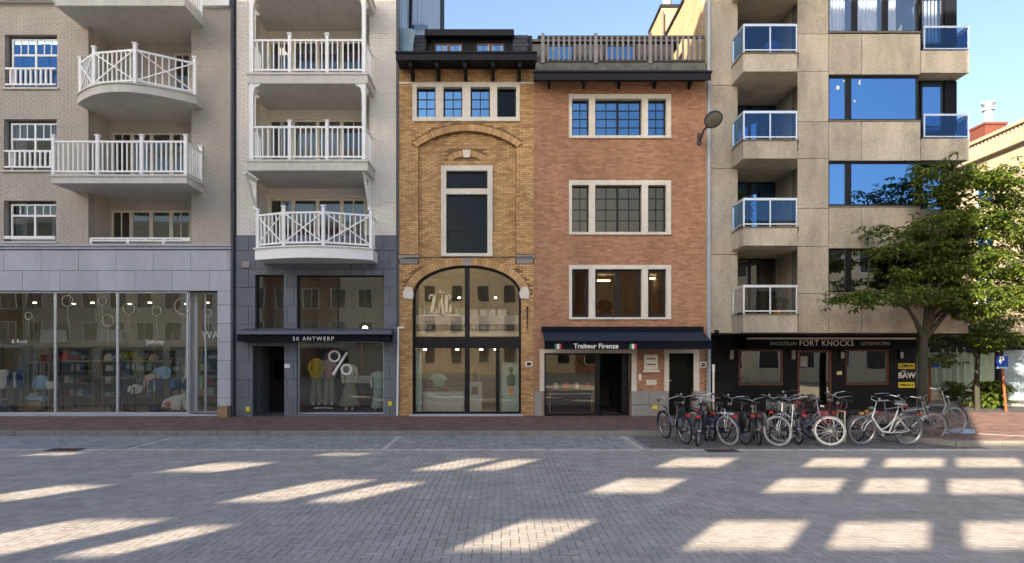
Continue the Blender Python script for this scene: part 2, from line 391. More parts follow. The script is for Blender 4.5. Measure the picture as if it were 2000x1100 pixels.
M['parapet'] = mat('weathered_parapet', (.14, .14, .12), .9, .3, 6, .3, 30, stain=.3)
M['rail_dark'] = mat('dark_rail', (.06, .05, .05), .7, .2)
M['rail_grey'] = mat('weathered_baluster', (.24, .23, .215), .8, .15)
M['text_dim'] = mat('dim_lettering', (.4, .4, .38), .5, .02)
M['greencurtain'] = mat('pale_green_curtain', (.38, .46, .36), .9, .1)
M['orange'] = mat('orange_wood', (.3, .07, .03), .6, .15)
M['creambounce'] = mat('cream_plaster', (.8, .68, .5), .9, .06)  # cream of the unseen walls, raised to bounce fill onto the street
M['skymirror'] = mat('sky_mirror', (.85, .83, .8), .03, .02, 3, 0, metal=1)  # mirror surface added to return sky light to the facades

def quick(n, c, r=.6, metal=0, v=.08, **k): M[n] = mat('paint_'+n, c, r, v, 8, .04, metal=metal, **k)
quick('k_black', (.015, .015, .017), .35); quick('k_silver', (.45, .46, .47), .28, .85); quick('k_white', (.72, .72, .7), .4); quick('k_navy', (.02, .03, .08), .35)
quick('k_grey', (.2, .21, .22), .35, .4); quick('k_beige', (.45, .4, .28), .5); quick('k_darkred', (.22, .03, .03), .4); quick('k_rubber', (.02, .02, .02), .8)
quick('k_whitetyre', (.42, .4, .36), .7); quick('k_red', (.6, .03, .02), .3); quick('k_orange', (.7, .3, .03), .5); quick('k_green', (.05, .12, .05), .4); quick('k_wicker', (.12, .06, .035), .8)
quick('k_blue', (.04, .1, .3), .5); quick('k_lightblue', (.3, .45, .6), .8); quick('k_cloth', (.6, .58, .52), .9); quick('k_khaki', (.2, .2, .14), .9); quick('k_yellow', (.6, .45, .04), .8)
quick('k_pink', (.5, .33, .28), .9); quick('k_jade', (.3, .42, .36), .9); quick('k_wood', (.3, .2, .11), .7); quick('k_denim', (.05, .08, .16), .9); quick('k_mint', (.45, .6, .52), .8)
M['signblue'] = mat('sign_blue', (.01, .06, .35), .4, .02); M['lampglass'] = mat('lamp_glass', (.16, .15, .13), .5, .1)
M['gablebrick'] = mat('yellow_gable_brick', (.42, .3, .17), .9, .2, 5, .6, 20, stain=.2)
M['lit'] = mat('lit_tube', (1, .85, .6), .5, 0, emit=5); M['litspot'] = mat('lit_spot', (1, .85, .6), .5, 0, emit=7)
def leafmat(name, c1, c2):
    m = bpy.data.materials.new(name); m.use_nodes = True; t = m.node_tree; b = t.nodes['Principled BSDF']; L = t.links.new
    g = N(t, 'ShaderNodeNewGeometry'); rp_ = N(t, 'ShaderNodeValToRGB'); e = rp_.color_ramp.elements; e[0].color = c1+(1,); e[1].color = c2+(1,); e[0].position = .2
    L(g.outputs['Random Per Island'], rp_.inputs['Fac']); L(rp_.outputs['Color'], b.inputs['Base Color']); b.inputs['Roughness'].default_value = .55; b.inputs['Specular IOR Level'].default_value = .3
    tr = N(t, 'ShaderNodeBsdfTranslucent'); L(rp_.outputs['Color'], tr.inputs[0]); mx = N(t, 'ShaderNodeMixShader'); mx.inputs[0].default_value = .35
    L(b.outputs[0], mx.inputs[1]); L(tr.outputs[0], mx.inputs[2]); L(mx.outputs[0], t.nodes['Material Output'].inputs[0]); M[name] = m
leafmat('leaf', (.05, .095, .018), (.18, .215, .035)); leafmat('leaf2', (.05, .09, .012), (.17, .2, .03)); leafmat('yellowflower', (.25, .3, .02), (.6, .5, .03))
M['bikepaver'] = mat('bike_bay_paver', (.14, .13, .12), .85, .2, 3, .4, 50, col2=(.19, .175, .16), island=.4, stain=.3)  # darker pavers for the bicycle end of the bay

M['reflwhite'] = mat('white_render', (.8, .78, .72), .9, .05); M['reflgrey'] = mat('taupe_render', (.42, .36, .29), .9, .06); M['reflbrick'] = mat('brown_brick', (.3, .15, .09), .9, .1)
M['reflpane'] = mat('dark_pane', (.03, .035, .04), .1, .1)
M['chimneybrick'] = mat('chimney_brick', (.13, .035, .022), .9, .2, 8, .3, 30)
# ================================================================ SETTING: ground
g = MB().box(-400, 400, -300, 700, -.5, -.016).obj('ground', M['bouncepaving']); g['kind'] = 'structure'
# road: herringbone pavers
KY, KZ = 16.0, .11
road = MB().box(-19, 40, 3.0, 13.62, -.1, -.02).obj('road', M['sand'], kind='structure')
u = .098; gp = .0075; B = []
x_lo, x_hi, y_lo, y_hi = -14.5, 14.5, 4.6, 13.55
for r in range(int(y_lo/u)-2, int(y_hi/u)+2):
    k0 = int((x_lo/u-r)/4)-1; k1 = int((x_hi/u-r)/4)+2
    for k in range(k0, k1):
        for (cx, cy, wx, wy) in ((r+4*k, r, 2, 1), (r-1+4*k, r, 1, 2)):
            x, y = cx*u, cy*u
            if y < y_lo or y+wy*u > y_hi or x < x_lo or x > x_hi or abs(x-.3) > y*.80+1.2: continue
            B.append((x+gp/2, x+wx*u-gp/2, y+gp/2, y+wy*u-gp/2, -.05, 0))
B = np.array(B); B[:, 5] += RNG.uniform(-.0015, .001, len(B))
lay(road, B, M['paver'], 'paver', 'paver_field', 'bottom')
# joint line of long edging stones at the near end
B = [(x, x+.99, 4.3, 4.58, -.05, .002) for x in np.arange(-6, 6, 1.0)]; lay(road, B, M['paver'], 'edging_stone', 'edging', 'bottom', 300)
# parking bay
bay = MB().box(-19, 12, 13.62, KY, -.1, -.022).obj('parking_bay', M['sand'], kind='structure')
LX = (-7.93, -2.49, 3.0); B = []
j = 0
for x in np.arange(-15.5, 10.4, .108):
    j += 1
    for y in np.arange(13.78-(.1 if j % 2 else 0), KY, .212):
        a, b = max(y, 13.76), min(y+.206, KY-.005)
        if b-a < .03 or any(abs(x+.05-l) < .1 for l in LX): continue
        B.append((x, x+.101, a, b, -.05, .001))
B = np.array(B); B[:, 5] += RNG.uniform(-.004, .002, len(B))
m_ = B[:, 0] > 3.15
lay(bay, B[~m_], M['paverdark'], 'paver', 'paver_field', 'bottom', 200)
lay(bay, B[m_], M['bikepaver'], 'paver', 'paver_field', 'bottom', 100)
B = [(x, x+.13, 13.62, 13.745, -.05, .004+random.uniform(-.003, .003)) for x in np.arange(-12.2, 11.8, .14)]
lay(bay, B, M['sett'], 'white_sett', 'sett_row', 'bottom')
B = [(l-.05, l+.05, y, y+.15, -.05, .004) for l in LX for y in np.arange(13.8, KY-.2, .16)]
lay(bay, B, M['sett'], 'marking_stone', 'marking', 'bottom')
# pavement (with build-out beyond the bicycles)
def pave_in(x, y): return y > KY+.14 or (y > 14.15+.14+max(0, (9.9-x))*1.6 and x > 8.6)
pv = MB().hprism([(-20, KY+.12), (8.55, KY+.12), (9.85, 14.3), (26, 14.3), (26, 21.4), (14.6, 21.4), (14.6, 24), (-20, 24)], -.3, KZ-.012).obj('pavement', M['sidewalkbase'], kind='structure')
B = []; j = 0
for y in np.arange(14.3, 21.3, .105):
    j += 1
    for x in np.arange(-15.6, 18.5, .21):
        xx = x+(.105 if j % 2 else 0)
        if not pave_in(xx, y): continue
        if y > 20.0 and xx < 6.0: continue
        B.append((xx, xx+.203, y, y+.098, KZ-.05, KZ))
B = np.array(B); B[:, 5] += RNG.uniform(-.003, .002, len(B))
lay(pv, B, M['redpaver'], 'clay_paver', 'clay_paver_field', 'bottom')
kb = MB().box(-20, 8.5, KY+.02, KY+.11, -.3, KZ-.02).obj('kerb', M['kerb'], kind='structure')
B = [(x, x+.985, KY, KY+.13, -.1, KZ+.004) for x in np.arange(-16, 8.4, 1.0)]
B += [(x, x+.985, 14.15, 14.29, -.1, KZ+.004) for x in np.arange(9.95, 24, 1.0)]
lay(kb, B, M['kerb'], 'kerb_stone', 'kerb_field', 'bottom')
for (ax, ay), (bx, by) in (((8.48, KY), (9.2, 15.05)), ((9.22, 15.02), (9.93, 14.16))):
    MB().hprism([(ax, ay), (bx, by), (bx+.1, by+.1), (ax+.1, ay+.1)], -.1, KZ+.004).obj('kerb_stone', M['kerb'], kb)
# side street and its far pavement
MB().box(14.7, 60, 21.5, 60, -.2, -.006).obj('side_street', M['asphalt'], kind='structure')
fp = MB().box(15.5, 60, 25.2, 60, -.2, .1).obj('far_pavement', M['kerb'], kind='structure')
# drain gullies
for i, (px, py) in enumerate(((128, 879), (1410, 881))):
    Y = 2*F/(py-693); x = fx(px, Y)
    t = thing('drain_grate', ['rusty cast iron gully grate in the road at left, below the white sett line', 'rusty gully grate in the road in front of the parked bicycles'][i], 'drain', (x, Y, 0))
    b = MB().box(x-.33, x-.28, Y-.17, Y+.17, .004, .014).box(x+.28, x+.33, Y-.17, Y+.17, .004, .014).box(x-.28, x+.28, Y-.17, Y-.13, .004, .014).box(x-.28, x+.28, Y+.13, Y+.17, .004, .014)
    b.obj('frame', M['darkpipe'], t)
    b = MB()
    for k in range(9): b.box(x-.26+k*.06, x-.23+k*.06, Y-.13, Y+.13, .003, .012)
    b.obj('grille', M['brown'], t)
# ================================================================ A: taupe building, left
A = thing('apartment_building', 'taupe brick apartment block with white balconies over a pale stone shop, far left', 'building', (-12.5, 20, 0))
AX0, AX1 = -17.2, fx(451); zs = fz(478)
LV = [7.24, 9.80, 12.36]                                     # balcony floor levels
rec = (fx(173), fx(374))
wA = [(fx(10), fx(112), fz(172), fz(68)), (fx(8), fx(111), fz(333), fz(233)), (fx(8), fx(110), fz(472), fz(392))]
wA2 = [(a-2.9, b-2.9, c, d) for a, b, c, d in wA]
holesA = wA+[(rec[0], rec[1], zs, 15)]
holed(A, AX0, AX1, zs, 15, 20, .3, holesA, M['taupe_mortar'])
brick(A, AX0+.9, AX1, zs+.02, 13.3, 20, holesA, M['taupe'])
# recess back wall and reveals
holed(A, rec[0], rec[1], zs, 15, 21.07, .25, [(fx(217, 21.07), fx(373, 21.07), fz(472, 21.07), fz(411, 21.07)),
    (fx(219, 21.07), fx(373, 21.07), LV[0], fz(259, 21.07)), (fx(340, 21.07), fx(373, 21.07), LV[1], fz(104, 21.07))], M['taupe'], 'recess_wall')
MB().box(rec[0]-.04, rec[0]-.003, 20.02, 21.1, zs, 15).box(rec[1]+.003, rec[1]+.04, 20.02, 21.1, zs, 15).obj('recess_reveal', M['taupe'], A)
MB().box(rec[0], rec[1], 20.3, 21.07, zs-.2, zs+.01).obj('terrace_floor', M['slab'], A)
for i, r in enumerate(wA):
    Y = 20.12; x0, x1, z0, z1 = r; zr = z0+(.62 if i < 2 else 0)
    fr = (x0+.12, x1, z0 if i < 2 else z0+.05, z1-.08)
    zm = z1-.08-(.5 if i < 2 else .36)
    window(A, fr, Y, M['white'], M['gblue'] if i == 0 else M['gwin'], .055, vs=((fr[0]+fr[1])/2,), hs=(zm,), mw=.06,
           bars=lambda a, b: (3, 1) if b == 1 else (1, 1), bw=.03)
    room(A, fr, Y+.1, 1.6)
    if i == 1 or i == 2:
        curtain(A, fr[0], fr[0]+.35, z0, z1, Y+.2); curtain(A, fr[1]-.35, fr[1], z0, z1, Y+.2)
    sill = MB().box(x0-.06, x1+.06, 19.93, 20.12, z0-.06, z0).obj('sill', M['slab'], A)
    if i < 2: railing(sill, [(x0+.03, 19.99), (x1-.03, 19.99)], z0+.0, .62, [9], posts=[0, 0], bw=.05)
    else: railing(sill, [(x0+.03, 19.99), (x1-.03, 19.99)], z0+.0, .17, [1], posts=[0, 0], bw=.05)
def doors(P, x0, x1, z0, z1, Y, n=4, gm='gwin', fm='cream', mid=True, low=None):
    w_ = (x1-x0); vs = [x0+w_*k/n for k in range(1, n)]
    o = window(P, (x0, x1, z0, z1), Y, M[fm], M[gm], .07, vs=vs, mw=.12, bars=lambda a, b: (2, 1) if a in (0, n-1) else (1, 1), bw=.035, dep=.08, name='balcony_door')
    room(P, (x0, x1, z0, z1), Y+.1, 2.2)
    return o
Yb = 21.09
doors(A, fx(217, Yb), fx(373, Yb), fz(474, Yb), fz(411, Yb), Yb)
for l, px0, top in ((0, 219, 259), (1, 219, 104)):
    x0 = fx(219, Yb) if l == 0 else fx(340, Yb)
    doors(A, x0, fx(373, Yb), LV[l], fz(top, Yb), Yb, 4 if l == 0 else 1)
# balconies
def balcony(P, poly, z, th, label=None, m='slab', name='balcony'):
    b = MB().hprism(poly, z-th, z).obj(name, M[m], P, label)
    n = len(poly)
    return b
yf = 18.9; xl, xr = fx(99.5, yf), fx(398)
ba = balcony(A, [(xl, yf), (xr, yf), (xr, 20), (rec[1], 20), (rec[1], 21.07), (rec[0], 21.07), (rec[0], 20), (xl, 20)], LV[0], .24)
MB().box(xl-.03, xr+.03, yf-.03, yf-.004, LV[0]-.05, LV[0]+.02).box(xr+.004, xr+.03, yf-.004, 19.98, LV[0]-.05, LV[0]+.02).obj('drip_edge', M['slab'], ba)
px_ = [105, 191, 277, 363]
railing(ba, [(fx(p, yf+.07), yf+.07) for p in px_]+[(xr-.07, 19.97)], LV[0]+.02, 1.0, [8, 8, 8, 6])
# bowed balcony
def bow(x0, x1, y0, yc, n=14):
    return [(x0+(x1-x0)*k/n, y0-(y0-yc)*math.sin(math.pi*(k/n))**.9) for k in range(n+1)]
x0, x1 = fx(153, 19.6), fx(385, 19.6)
bp = bow(x0, x1, 19.55, 18.62)
bb = balcony(A, bp+[(x1, 20), (rec[1], 20), (rec[1], 21.07), (rec[0], 21.07), (rec[0], 20), (x0, 20)], LV[1], .24)
MB().hprism(bow(x0-.03, x1+.03, 19.52, 18.58)+[(x1, 19.6), (x0, 19.6)], LV[1]-.002, LV[1]+.03).obj('coping', M['slab'], bb)
def onbow(t, x0=x0+.07, x1=x1-.07): return (x0+(x1-x0)*t, 19.6-.93*math.sin(math.pi*t)**.9)
ts = [0.0, .24, .62, 1.0]
railing(bb, [(x0+.07, 19.97)]+[onbow(t) for t in ts], LV[1]+.03, 1.0, [2, 6, 8, 8], cross=(1, 2, 3), posts=[0, 1, 1, 1, 1])
y0_, z0_ = 18.75, LV[2]-.0
x0, x1 = fx(107, y0_), fx(364, y0_)
xr2 = fx(399)
bc = balcony(A, [(x0, y0_), (xr2, y0_), (xr2, 20), (rec[1], 20), (rec[1], 21.07), (rec[0], 21.07), (rec[0], 20), (x0, 20)], LV[2]-.0, .26)
railing(bc, [(x0+.07, y0_+.07), (x0+1.3, y0_+.07), (x0+2.6, y0_+.07), (xr2-.07, y0_+.07), (xr2-.07, 19.97)], LV[2]+.02, 1.0, [8, 8, 8, 6])
MB().box(AX0, fx(108), 19.8, 20, 12.85, 13.1).box(fx(400), AX1, 19.85, 20, 12.7, 12.95).obj('eaves_band', M['white'], A)
# low rail on the ledge above the shop
low = MB().box(rec[0], rec[1], 20.0, 20.2, zs-.02, zs+.03).obj('ledge', M['slab'], A)
railing(low, [(rec[0]+.05, 20.05), (rec[0]+1.2, 20.05), (rec[0]+2.3, 20.05), (rec[1]-.05, 20.05)], zs+.03, .2, [0, 1, 0], posts=[0]*4, bw=.06)
for p in (0.05, 1.2, 2.3): ubox('post', M['white'], low, rec[0]+p-.04, rec[0]+p+.04, 20.01, 20.09, zs+.03, zs+.2)
# shop stone band, pier, glazing
glz = (AX0, fx(425), KZ+.05, fz(568))
holed(A, AX0, AX1, KZ-.02, zs, 20.0, .35, [glz], M['joint'], 'shop_wall')
brick(A, -15.9, AX1, fz(568), fz(488), 20, [], M['bluestone'], L=1.14, H=.615, g=.012, proud=.03, limit=60, name='stone_slab', jit=.002)
brick(A, fx(425)+.01, AX1, KZ, fz(568)-.01, 20, [], M['bluestone'], L=.5, H=.56, g=.012, proud=.03, limit=60, name='stone_slab', jit=.002, off=0)
MB().box(AX0, AX1+.02, 19.93, 20.1, zs-.15, zs-.06).box(AX0, AX1+.04, 19.88, 20.1, zs-.06, zs).obj('cornice', M['bluestone'], A)
Yg = 20.05
gl_ = (AX0, fx(366), KZ+.06, fz(569))
window(A, gl_, Yg, M['aluminium'], M['gshop'], .05, vs=(fx(-20), fx(105), fx(227)), mw=.07, name='shop_window')
window(A, (fx(366)+.02, fx(424), KZ+.06, fz(569)), 20.5, M['aluminium'], M['gshop'], .05, vs=(fx(401, 20.5),), mw=.05, name='shop_door', label='recessed glass entrance door')
MB().box(fx(366)-.03, fx(366)+.02, 20.12, 20.5, KZ+.05, fz(569)).obj('glazing_post', M['aluminium'], A)
MB().add([(AX0, 20.3, KZ+.02), (AX1, 20.3, KZ+.02), (AX1, 23.8, KZ+.02), (AX0, 23.8, KZ+.02), (AX0, 20.36, zs-.2), (AX1, 20.36, zs-.2), (AX1, 23.8, zs-.2), (AX0, 23.8, zs-.2)],
    [(0, 1, 2, 3), (4, 7, 6, 5), (3, 2, 6, 7), (1, 5, 6, 2), (0, 3, 7, 4)]).obj('shop_interior', M['shopfloor'], A)
MB().box(AX0, fx(424), 19.97, 20.12, KZ-.05, KZ+.055).obj('threshold', M['bluestone'], A)
MB().tube([(fx(456), 19.93, .1), (fx(456), 19.93, 15)], .05).obj('drainpipe', M['darkpipe'], A)
MB().box(fx(450.5), fx(462.5), 19.985, 20.2, .1, 15).obj('party_strip', M['darkpipe'], A)
# ================================================================ B: white brick building
Bd = thing('apartment_building', 'narrow white brick building with stacked white balconies over a grey stone clothes shop', 'building', (-6, 20, 0))
BX0, BX1 = fx(462), fx(776)
zs2 = fz(460)
rc = (fx(500), fx(722))
holesB = [(rc[0], rc[1], zs2, 16)]
holed(Bd, BX0, BX1, zs2, 16, 20, .3, holesB, M['white_mortar'])
brick(Bd, BX0, BX1, zs2+.01, 13.3, 20, holesB, M['whitebrick'])
MB().box(rc[0]-.04, rc[0]-.003, 20.02, 21.1, zs2, 16).box(rc[1]+.003, rc[1]+.04, 20.02, 21.1, zs2, 16).obj('recess_reveal', M['whitebrick'], Bd)
LB = [fz(484, 18.95), fz(313, 18.95), fz(143, 18.95), fz(-27, 18.95)]
dz = LB[1]-LB[0]
hb = []
for i in range(3):
    z = LB[i]; hb.append((fx(525, 21), fx(714, 21), z+.02, z+dz-.62))
hb.append((fx(525, 21), fx(714, 21), LB[3], 16))
holed(Bd, rc[0], rc[1], zs2, 16, 21.0, .25, hb, M['whitebrick'], 'recess_wall')
for i in range(3):
    h = hb[i]; z = LB[i]
    doors(Bd, h[0], h[1], h[2], h[3], 21.03, 4, 'gwin')
    MB().box(h[0]-.05, h[1]+.05, 20.95, 20.997, h[3], h[3]+.08).obj('lintel', M['cream'], Bd)
    if i >= 1: curtain(Bd, h[0]+.75, h[0]+1.45, z, h[3], 21.25); curtain(Bd, h[1]-1.45, h[1]-.8, z, h[3], 21.25)
    if i == 2:
        for k in range(4):
            a = h[0]+(h[1]-h[0])*k/4+.12; curtain(Bd, a, a+(h[1]-h[0])/4-.24, z, h[3]-.35, 21.14, 'bluecloth')
yf = 18.95; xl, xr = fx(482, yf), fx(718, yf)
def slabpoly(front): return front+[(xr, 20), (rc[1], 20), (rc[1], 21), (rc[0], 21), (rc[0], 20), (xl, 20)]
for i in (1, 2, 3):
    z = LB[i]; b = balcony(Bd, slabpoly([(xl, yf), (xr, yf)]), z, .3)
    MB().box(xl-.03, xr+.03, yf-.03, yf-.004, z-.05, z+.015).box(xr+.004, xr+.03, yf-.004, 19.98, z-.05, z+.015).obj('drip_edge', M['slab'], b)
    if i < 3:
        ps = [fx(p, yf+.07) for p in (492, 566, 639, 711)]
        railing(b, [(xl+.07, 19.97)]+[(p, yf+.07) for p in ps]+[(xr-.07, 19.97)], z+.015, 1.0, [5, 6, 6, 6, 5], posts=[0, 0, 1, 1, 0, 0])
        for p in (ps[0], ps[3]):
            top = LB[i+1]-.3
            ubox('column', M['white'], b, p-.055, p+.055, yf+.015, yf+.125, z, top)
            s = 1 if p == ps[0] else -1
            MB().prism([(p+s*.055, top-.3), (p+s*.1, top-.1), (p+s*.25, top-.03), (p+s*.25, top), (p+s*.055, top)], yf+.03, yf+.11).obj('bracket', M['white'], b)
            MB().add([(p, yf+.1, top-.35), (p+.05, yf+.1, top-.35), (p+.05, yf+.55, top), (p, yf+.55, top), (p, yf+.1, top), (p+.05, yf+.1, top)], [(0, 1, 2, 3), (0, 3, 4), (1, 5, 2), (0, 4, 5, 1), (3, 2, 5, 4)]).obj('bracket', M['white'], b)
x0, x1 = fx(499, 19.3), fx(729, 19.3)
bp = bow(x0, x1, 19.25, 18.72)
b = balcony(Bd, bp+[(x1, 20), (rc[1], 20), (rc[1], 21), (rc[0], 21), (rc[0], 20), (x0, 20)], LB[0], .32, m='white')
MB().hprism(bow(x0-.04, x1+.04, 19.2, 18.67)+[(x1+.04, 19.3), (x0-.04, 19.3)], LB[0]-.002, LB[0]+.035).obj('coping', M['white'], b)
xa, xb = x0+.07, x1-.07
def ob(t): return (xa+(xb-xa)*t, 19.3-.53*math.sin(math.pi*t)**.9)
railing(b, [(xa, 19.97)]+[ob(t) for t in (0, .27, .62, 1)]+[(xb, 19.97)], LB[0]+.035, 1.0, [3, 6, 8, 8, 3], cross=(1, 2, 3), posts=[0, 1, 1, 1, 1, 0])
for p in (fx(500), fx(722)):
    zt = LB[1]-.3
    MB().bar((p, 19.97, zt-.85), (p, 19.2, zt-.05), .07).bar((p, 19.95, zt-.95), (p, 19.95, zt), .09).bar((p, 19.1, zt-.03), (p, 19.98, zt-.03), .07).obj('strut', M['white'], Bd)
# grey stone ground floor
hs_ = [R4(499, 555, 537, 645), R4(580, 750, 538, 645), R4(580, 750, 666, 809), (fx(494), fx(556), KZ-.1, fz(676))]
holed(Bd, BX0, BX1, KZ-.02, zs2, 20, .35, hs_, M['joint'], 'shop_wall')
brick(Bd, BX0, BX1, KZ+.0, zs2, 20, hs_+[(fx(499)-.4, fx(556)+.15, fz(665), fz(645))], M['greystone'], L=.58, H=.555, g=.012, proud=.03, limit=200, name='stone_slab', off=.2)
r = hs_[0]; window(Bd, r, 20.12, M['black'], M['gshop'], .04); room(Bd, r, 20.36, 1.5)
r = hs_[1]; window(Bd, r, 20.12, M['black'], M['gshop'], .04, vs=(fx(660, 20.1),), mw=.03); room(Bd, r, 20.36, 2.4)
r = hs_[2]; window(Bd, r, 20.1, M['aluminium'], M['gshop'], .035, name='shop_window')
x0, x1, z0, z1 = fx(575), fx(772), KZ+.05, fz(650)
MB().add([(x0, 20.36, z0), (x1, 20.36, z0), (x1, 23.5, z0), (x0, 23.5, z0), (x0, 20.36, z1), (x1, 20.36, z1), (x1, 23.5, z1), (x0, 23.5, z1)],
    [(0, 1, 2, 3), (4, 7, 6, 5), (3, 2, 6, 7), (1, 5, 6, 2), (0, 3, 7, 4)]).obj('shop_interior', M['interior_dark'], Bd)
# door recess
r = hs_[3]
MB().add([(r[0], 20.35, KZ), (r[1], 20.35, KZ), (r[1], 21.5, KZ), (r[0], 21.5, KZ), (r[0], 20.35, r[3]), (r[1], 20.35, r[3]), (r[1], 21.5, r[3]), (r[0], 21.5, r[3])],
    [(0, 1, 2, 3), (4, 7, 6, 5), (1, 5, 6, 2), (0, 3, 7, 4)]).obj('porch', M['greystone'], Bd)
dr = MB().box(r[0], r[1], 21.5, 21.56, KZ, r[3]).box(r[0]+.1, r[1]-.1, 21.47, 21.5, .5, .9).box(r[0]+.1, r[1]-.1, 21.47, 21.5, 1.1, 1.9).obj('door', M['black'], Bd)
MB().box(r[0]+.16, r[1]-.16, 21.455, 21.47, 1.18, 1.82).obj('door_glass', M['gdark'], dr)
# fascia sign
t = MB().box(fx(463, 19.5), fx(762, 19.5), 19.5, 19.97, fz(667, 19.5), fz(652, 19.5)).obj('sign_box', M['navy'], Bd)
MB().prism([(0, 0)]*3, 0, 0)
MB().add([(fx(461, 19.45), 19.43, fz(653, 19.45)), (fx(765, 19.45), 19.43, fz(653, 19.45)), (fx(765, 19.45), 19.98, fz(653, 19.45)), (fx(461, 19.45), 19.98, fz(653, 19.45)),
    (fx(463, 19.45), 19.47, fz(646, 19.45)), (fx(763, 19.45), 19.47, fz(646, 19.45)), (fx(763, 19.45), 19.98, fz(640, 19.45)), (fx(463, 19.45), 19.98, fz(640, 19.45))],
    [(0, 3, 2, 1), (4, 5, 6, 7), (0, 1, 5, 4), (1, 2, 6, 5), (2, 3, 7, 6), (3, 0, 4, 7)]).obj('sign_hood', M['navyfas'], Bd)
text('50 ANTWERP', (fx(612, 19.5), 19.49, fz(662, 19.5)), .165, t, M['text_white'], spacing=1.35, depth=.004)
# house number, bell, pipe
MB().box(fx(475), fx(489), 19.93, 19.968, fz(523), fz(511)).obj('bracket_plate', M['plinth'], Bd)
MB().box(fx(557), fx(567), 19.93, 19.968, fz(719), fz(711)).obj('house_number', M['text_white'], Bd)
for x, y in ((485, 799), (762, 788)):
    MB().box(fx(x)-.06, fx(x)+.06, 19.95, 19.968, fz(y)-.07, fz(y)+.07).obj('sticker', M['yellow'], Bd)
MB().tube([(fx(790), 19.9, fz(640)), (fx(779), 19.88, fz(641)), (fx(779), 19.88, fz(650)), (fx(777), 19.9, .13)], .035).obj('white_pipe', M['text_white'], Bd)
MB().box(fx(774), fx(779.5), 19.96, 20.2, KZ, 16).obj('dark_downpipe', M['darkpipe'], Bd)
# side wall rising over the lower roofs
sx = fx(778)
MB().box(sx-.3, sx, 20.31, 26.6, 9, 21).obj('side_wall', M['cladding'], Bd)
MB().box(sx-.3, sx-.03, 26.6, 36.5, 9, 22).obj('side_wall', M['cladding'], Bd)
for k in range(12):
    MB().box(sx+.0, sx+.012, 20.6+k*1.3, 20.62+k*1.3, 10, 20).obj('panel_joint', M['zinc'], Bd) if k < 5 else None
MB().bar((sx+.05, 22.6, 13.4), (sx+.05, 26.9, 15.6), .16).bar((sx+.05, 22.6, 16.5), (sx+.05, 22.3, 13.2), .1).obj('flashing', M['black'], Bd)
MB().tube([(sx+.03, 34.2, 10), (sx+.03, 34.2, 22)], .07).tube([(sx+.03, 35.4, 10), (sx+.03, 35.4, 22)], .04).obj('riser_pipe', M['darkpipe'], Bd)
MB().box(BX0, sx-.3, 20.35, 36, 15.9, 16).obj('roof', M['tile'], Bd)
# ================================================================ C: ochre brick house
Cc = thing('brick_house', 'ochre brick house with arched shopfront, blind arch and dark dormer', 'building', (-1, 20, 0))
CX0, CX1 = fx(779.5), fx(1043); ctop = 10.8
lc, la, lz, lr = fx(912), (fx(1018)-fx(806))/2, fz(575), fz(518)-fz(575)
pc, pa, pz, pr = fx(912.5), (fx(1008)-fx(817))/2, fz(286), fz(256)-fz(286); PR = (pa*pa+pr*pr)/(2*pr)
pb = fz(503)
def zl(x): t = (x-lc)/la; return lz+lr*math.sqrt(max(0, 1-min(1, t*t)))
def zp(x): return pz+pr-PR+math.sqrt(max(0, PR*PR-(x-pc)**2))
wt = R4(806, 1015, 162, 238); wm = R4(861, 962, 322, 500)
keys = sorted([CX0, lc-la, pc-pa, wt[0], wt[1], pc+pa, lc+la, CX1]); xs = []
for a, b in zip(keys[:-1], keys[1:]):
    n = max(1, int((b-a)/.07)); xs += [a+(b-a)*k/n for k in range(n)]
xs.append(CX1); fb = MB(); bk = MB()
for a, b in zip(xs[:-1], xs[1:]):
    m = (a+b)/2; inl = abs(m-lc) < la; inp = abs(m-pc) < pa; inw = wt[0] < m < wt[1]
    lo = (zl(a), zl(b)) if inl else (KZ-.02, KZ-.02)
    if inp:
        fb.prism([(a, lo[0]), (b, lo[1]), (b, pb), (a, pb)], 20, 20.13)
        lo2 = (zp(a), zp(b))
    else: lo2 = lo
    if inw: fb.prism([(a, lo2[0]), (b, lo2[1]), (b, wt[2]), (a, wt[2])], 20, 20.13); fb.box(a, b, 20, 20.13, wt[3], ctop)
    else: fb.prism([(a, lo2[0]), (b, lo2[1]), (b, ctop), (a, ctop)], 20, 20.13)
    if inl: bk.prism([(a, lo[0]), (b, lo[1]), (b, pb+.1), (a, pb+.1)], 20.13, 20.35)
    else: bk.box(a, b, 20.13, 20.35, KZ, pb+.1)
fb.obj('wall', M['ochre_mortar'], Cc); bk.obj('wall', M['ochre_mortar'], Cc)
holed(Cc, CX0, CX1, pb+.1, ctop, 20.13, .22, [wt, wm], M['ochre_mortar'], 'wall')
def tst(x, z, r):
    for u in (r[0], r[1], x):
        for v in (r[2], r[3]):
            if abs(u-lc) < la-.002 and v < zl(u)+.17: return False
            if abs(u-lc) < la+.16 and lz < v < zl(u*.9+lc*.1)+.16: return False
            if abs(u-pc) < pa-.002 and pb+.002 < v < zp(u): return False
            dd = math.hypot(u-pc, v-(pz+pr-PR))
            if abs(u-pc) < pa+.06 and PR-.02 < dd < PR+.2: return False
    return True
def tst2(x, z, r): return abs(x-pc) < pa-.02 and pb < z < zp(x)-.03 and not (abs(x-fx(911)) < .62 and fz(311) < z < fz(291)+.02)
brick(Cc, CX0, CX1, KZ+.02, ctop, 20, [wt, (pc-pa, pc+pa, pb, pz), (lc-la, lc+la, KZ-.1, lz), R4(790, 806, 563, 583), R4(779, 819, 497, 516), R4(1006, 1043, 497, 516)], M['ochre'], L=.19, H=.052, test=tst)
brick(Cc, pc-pa, pc+pa, pb, pz+pr, 20.13, [wm], M['ochre'], L=.19, H=.052, test=tst2, limit=0)
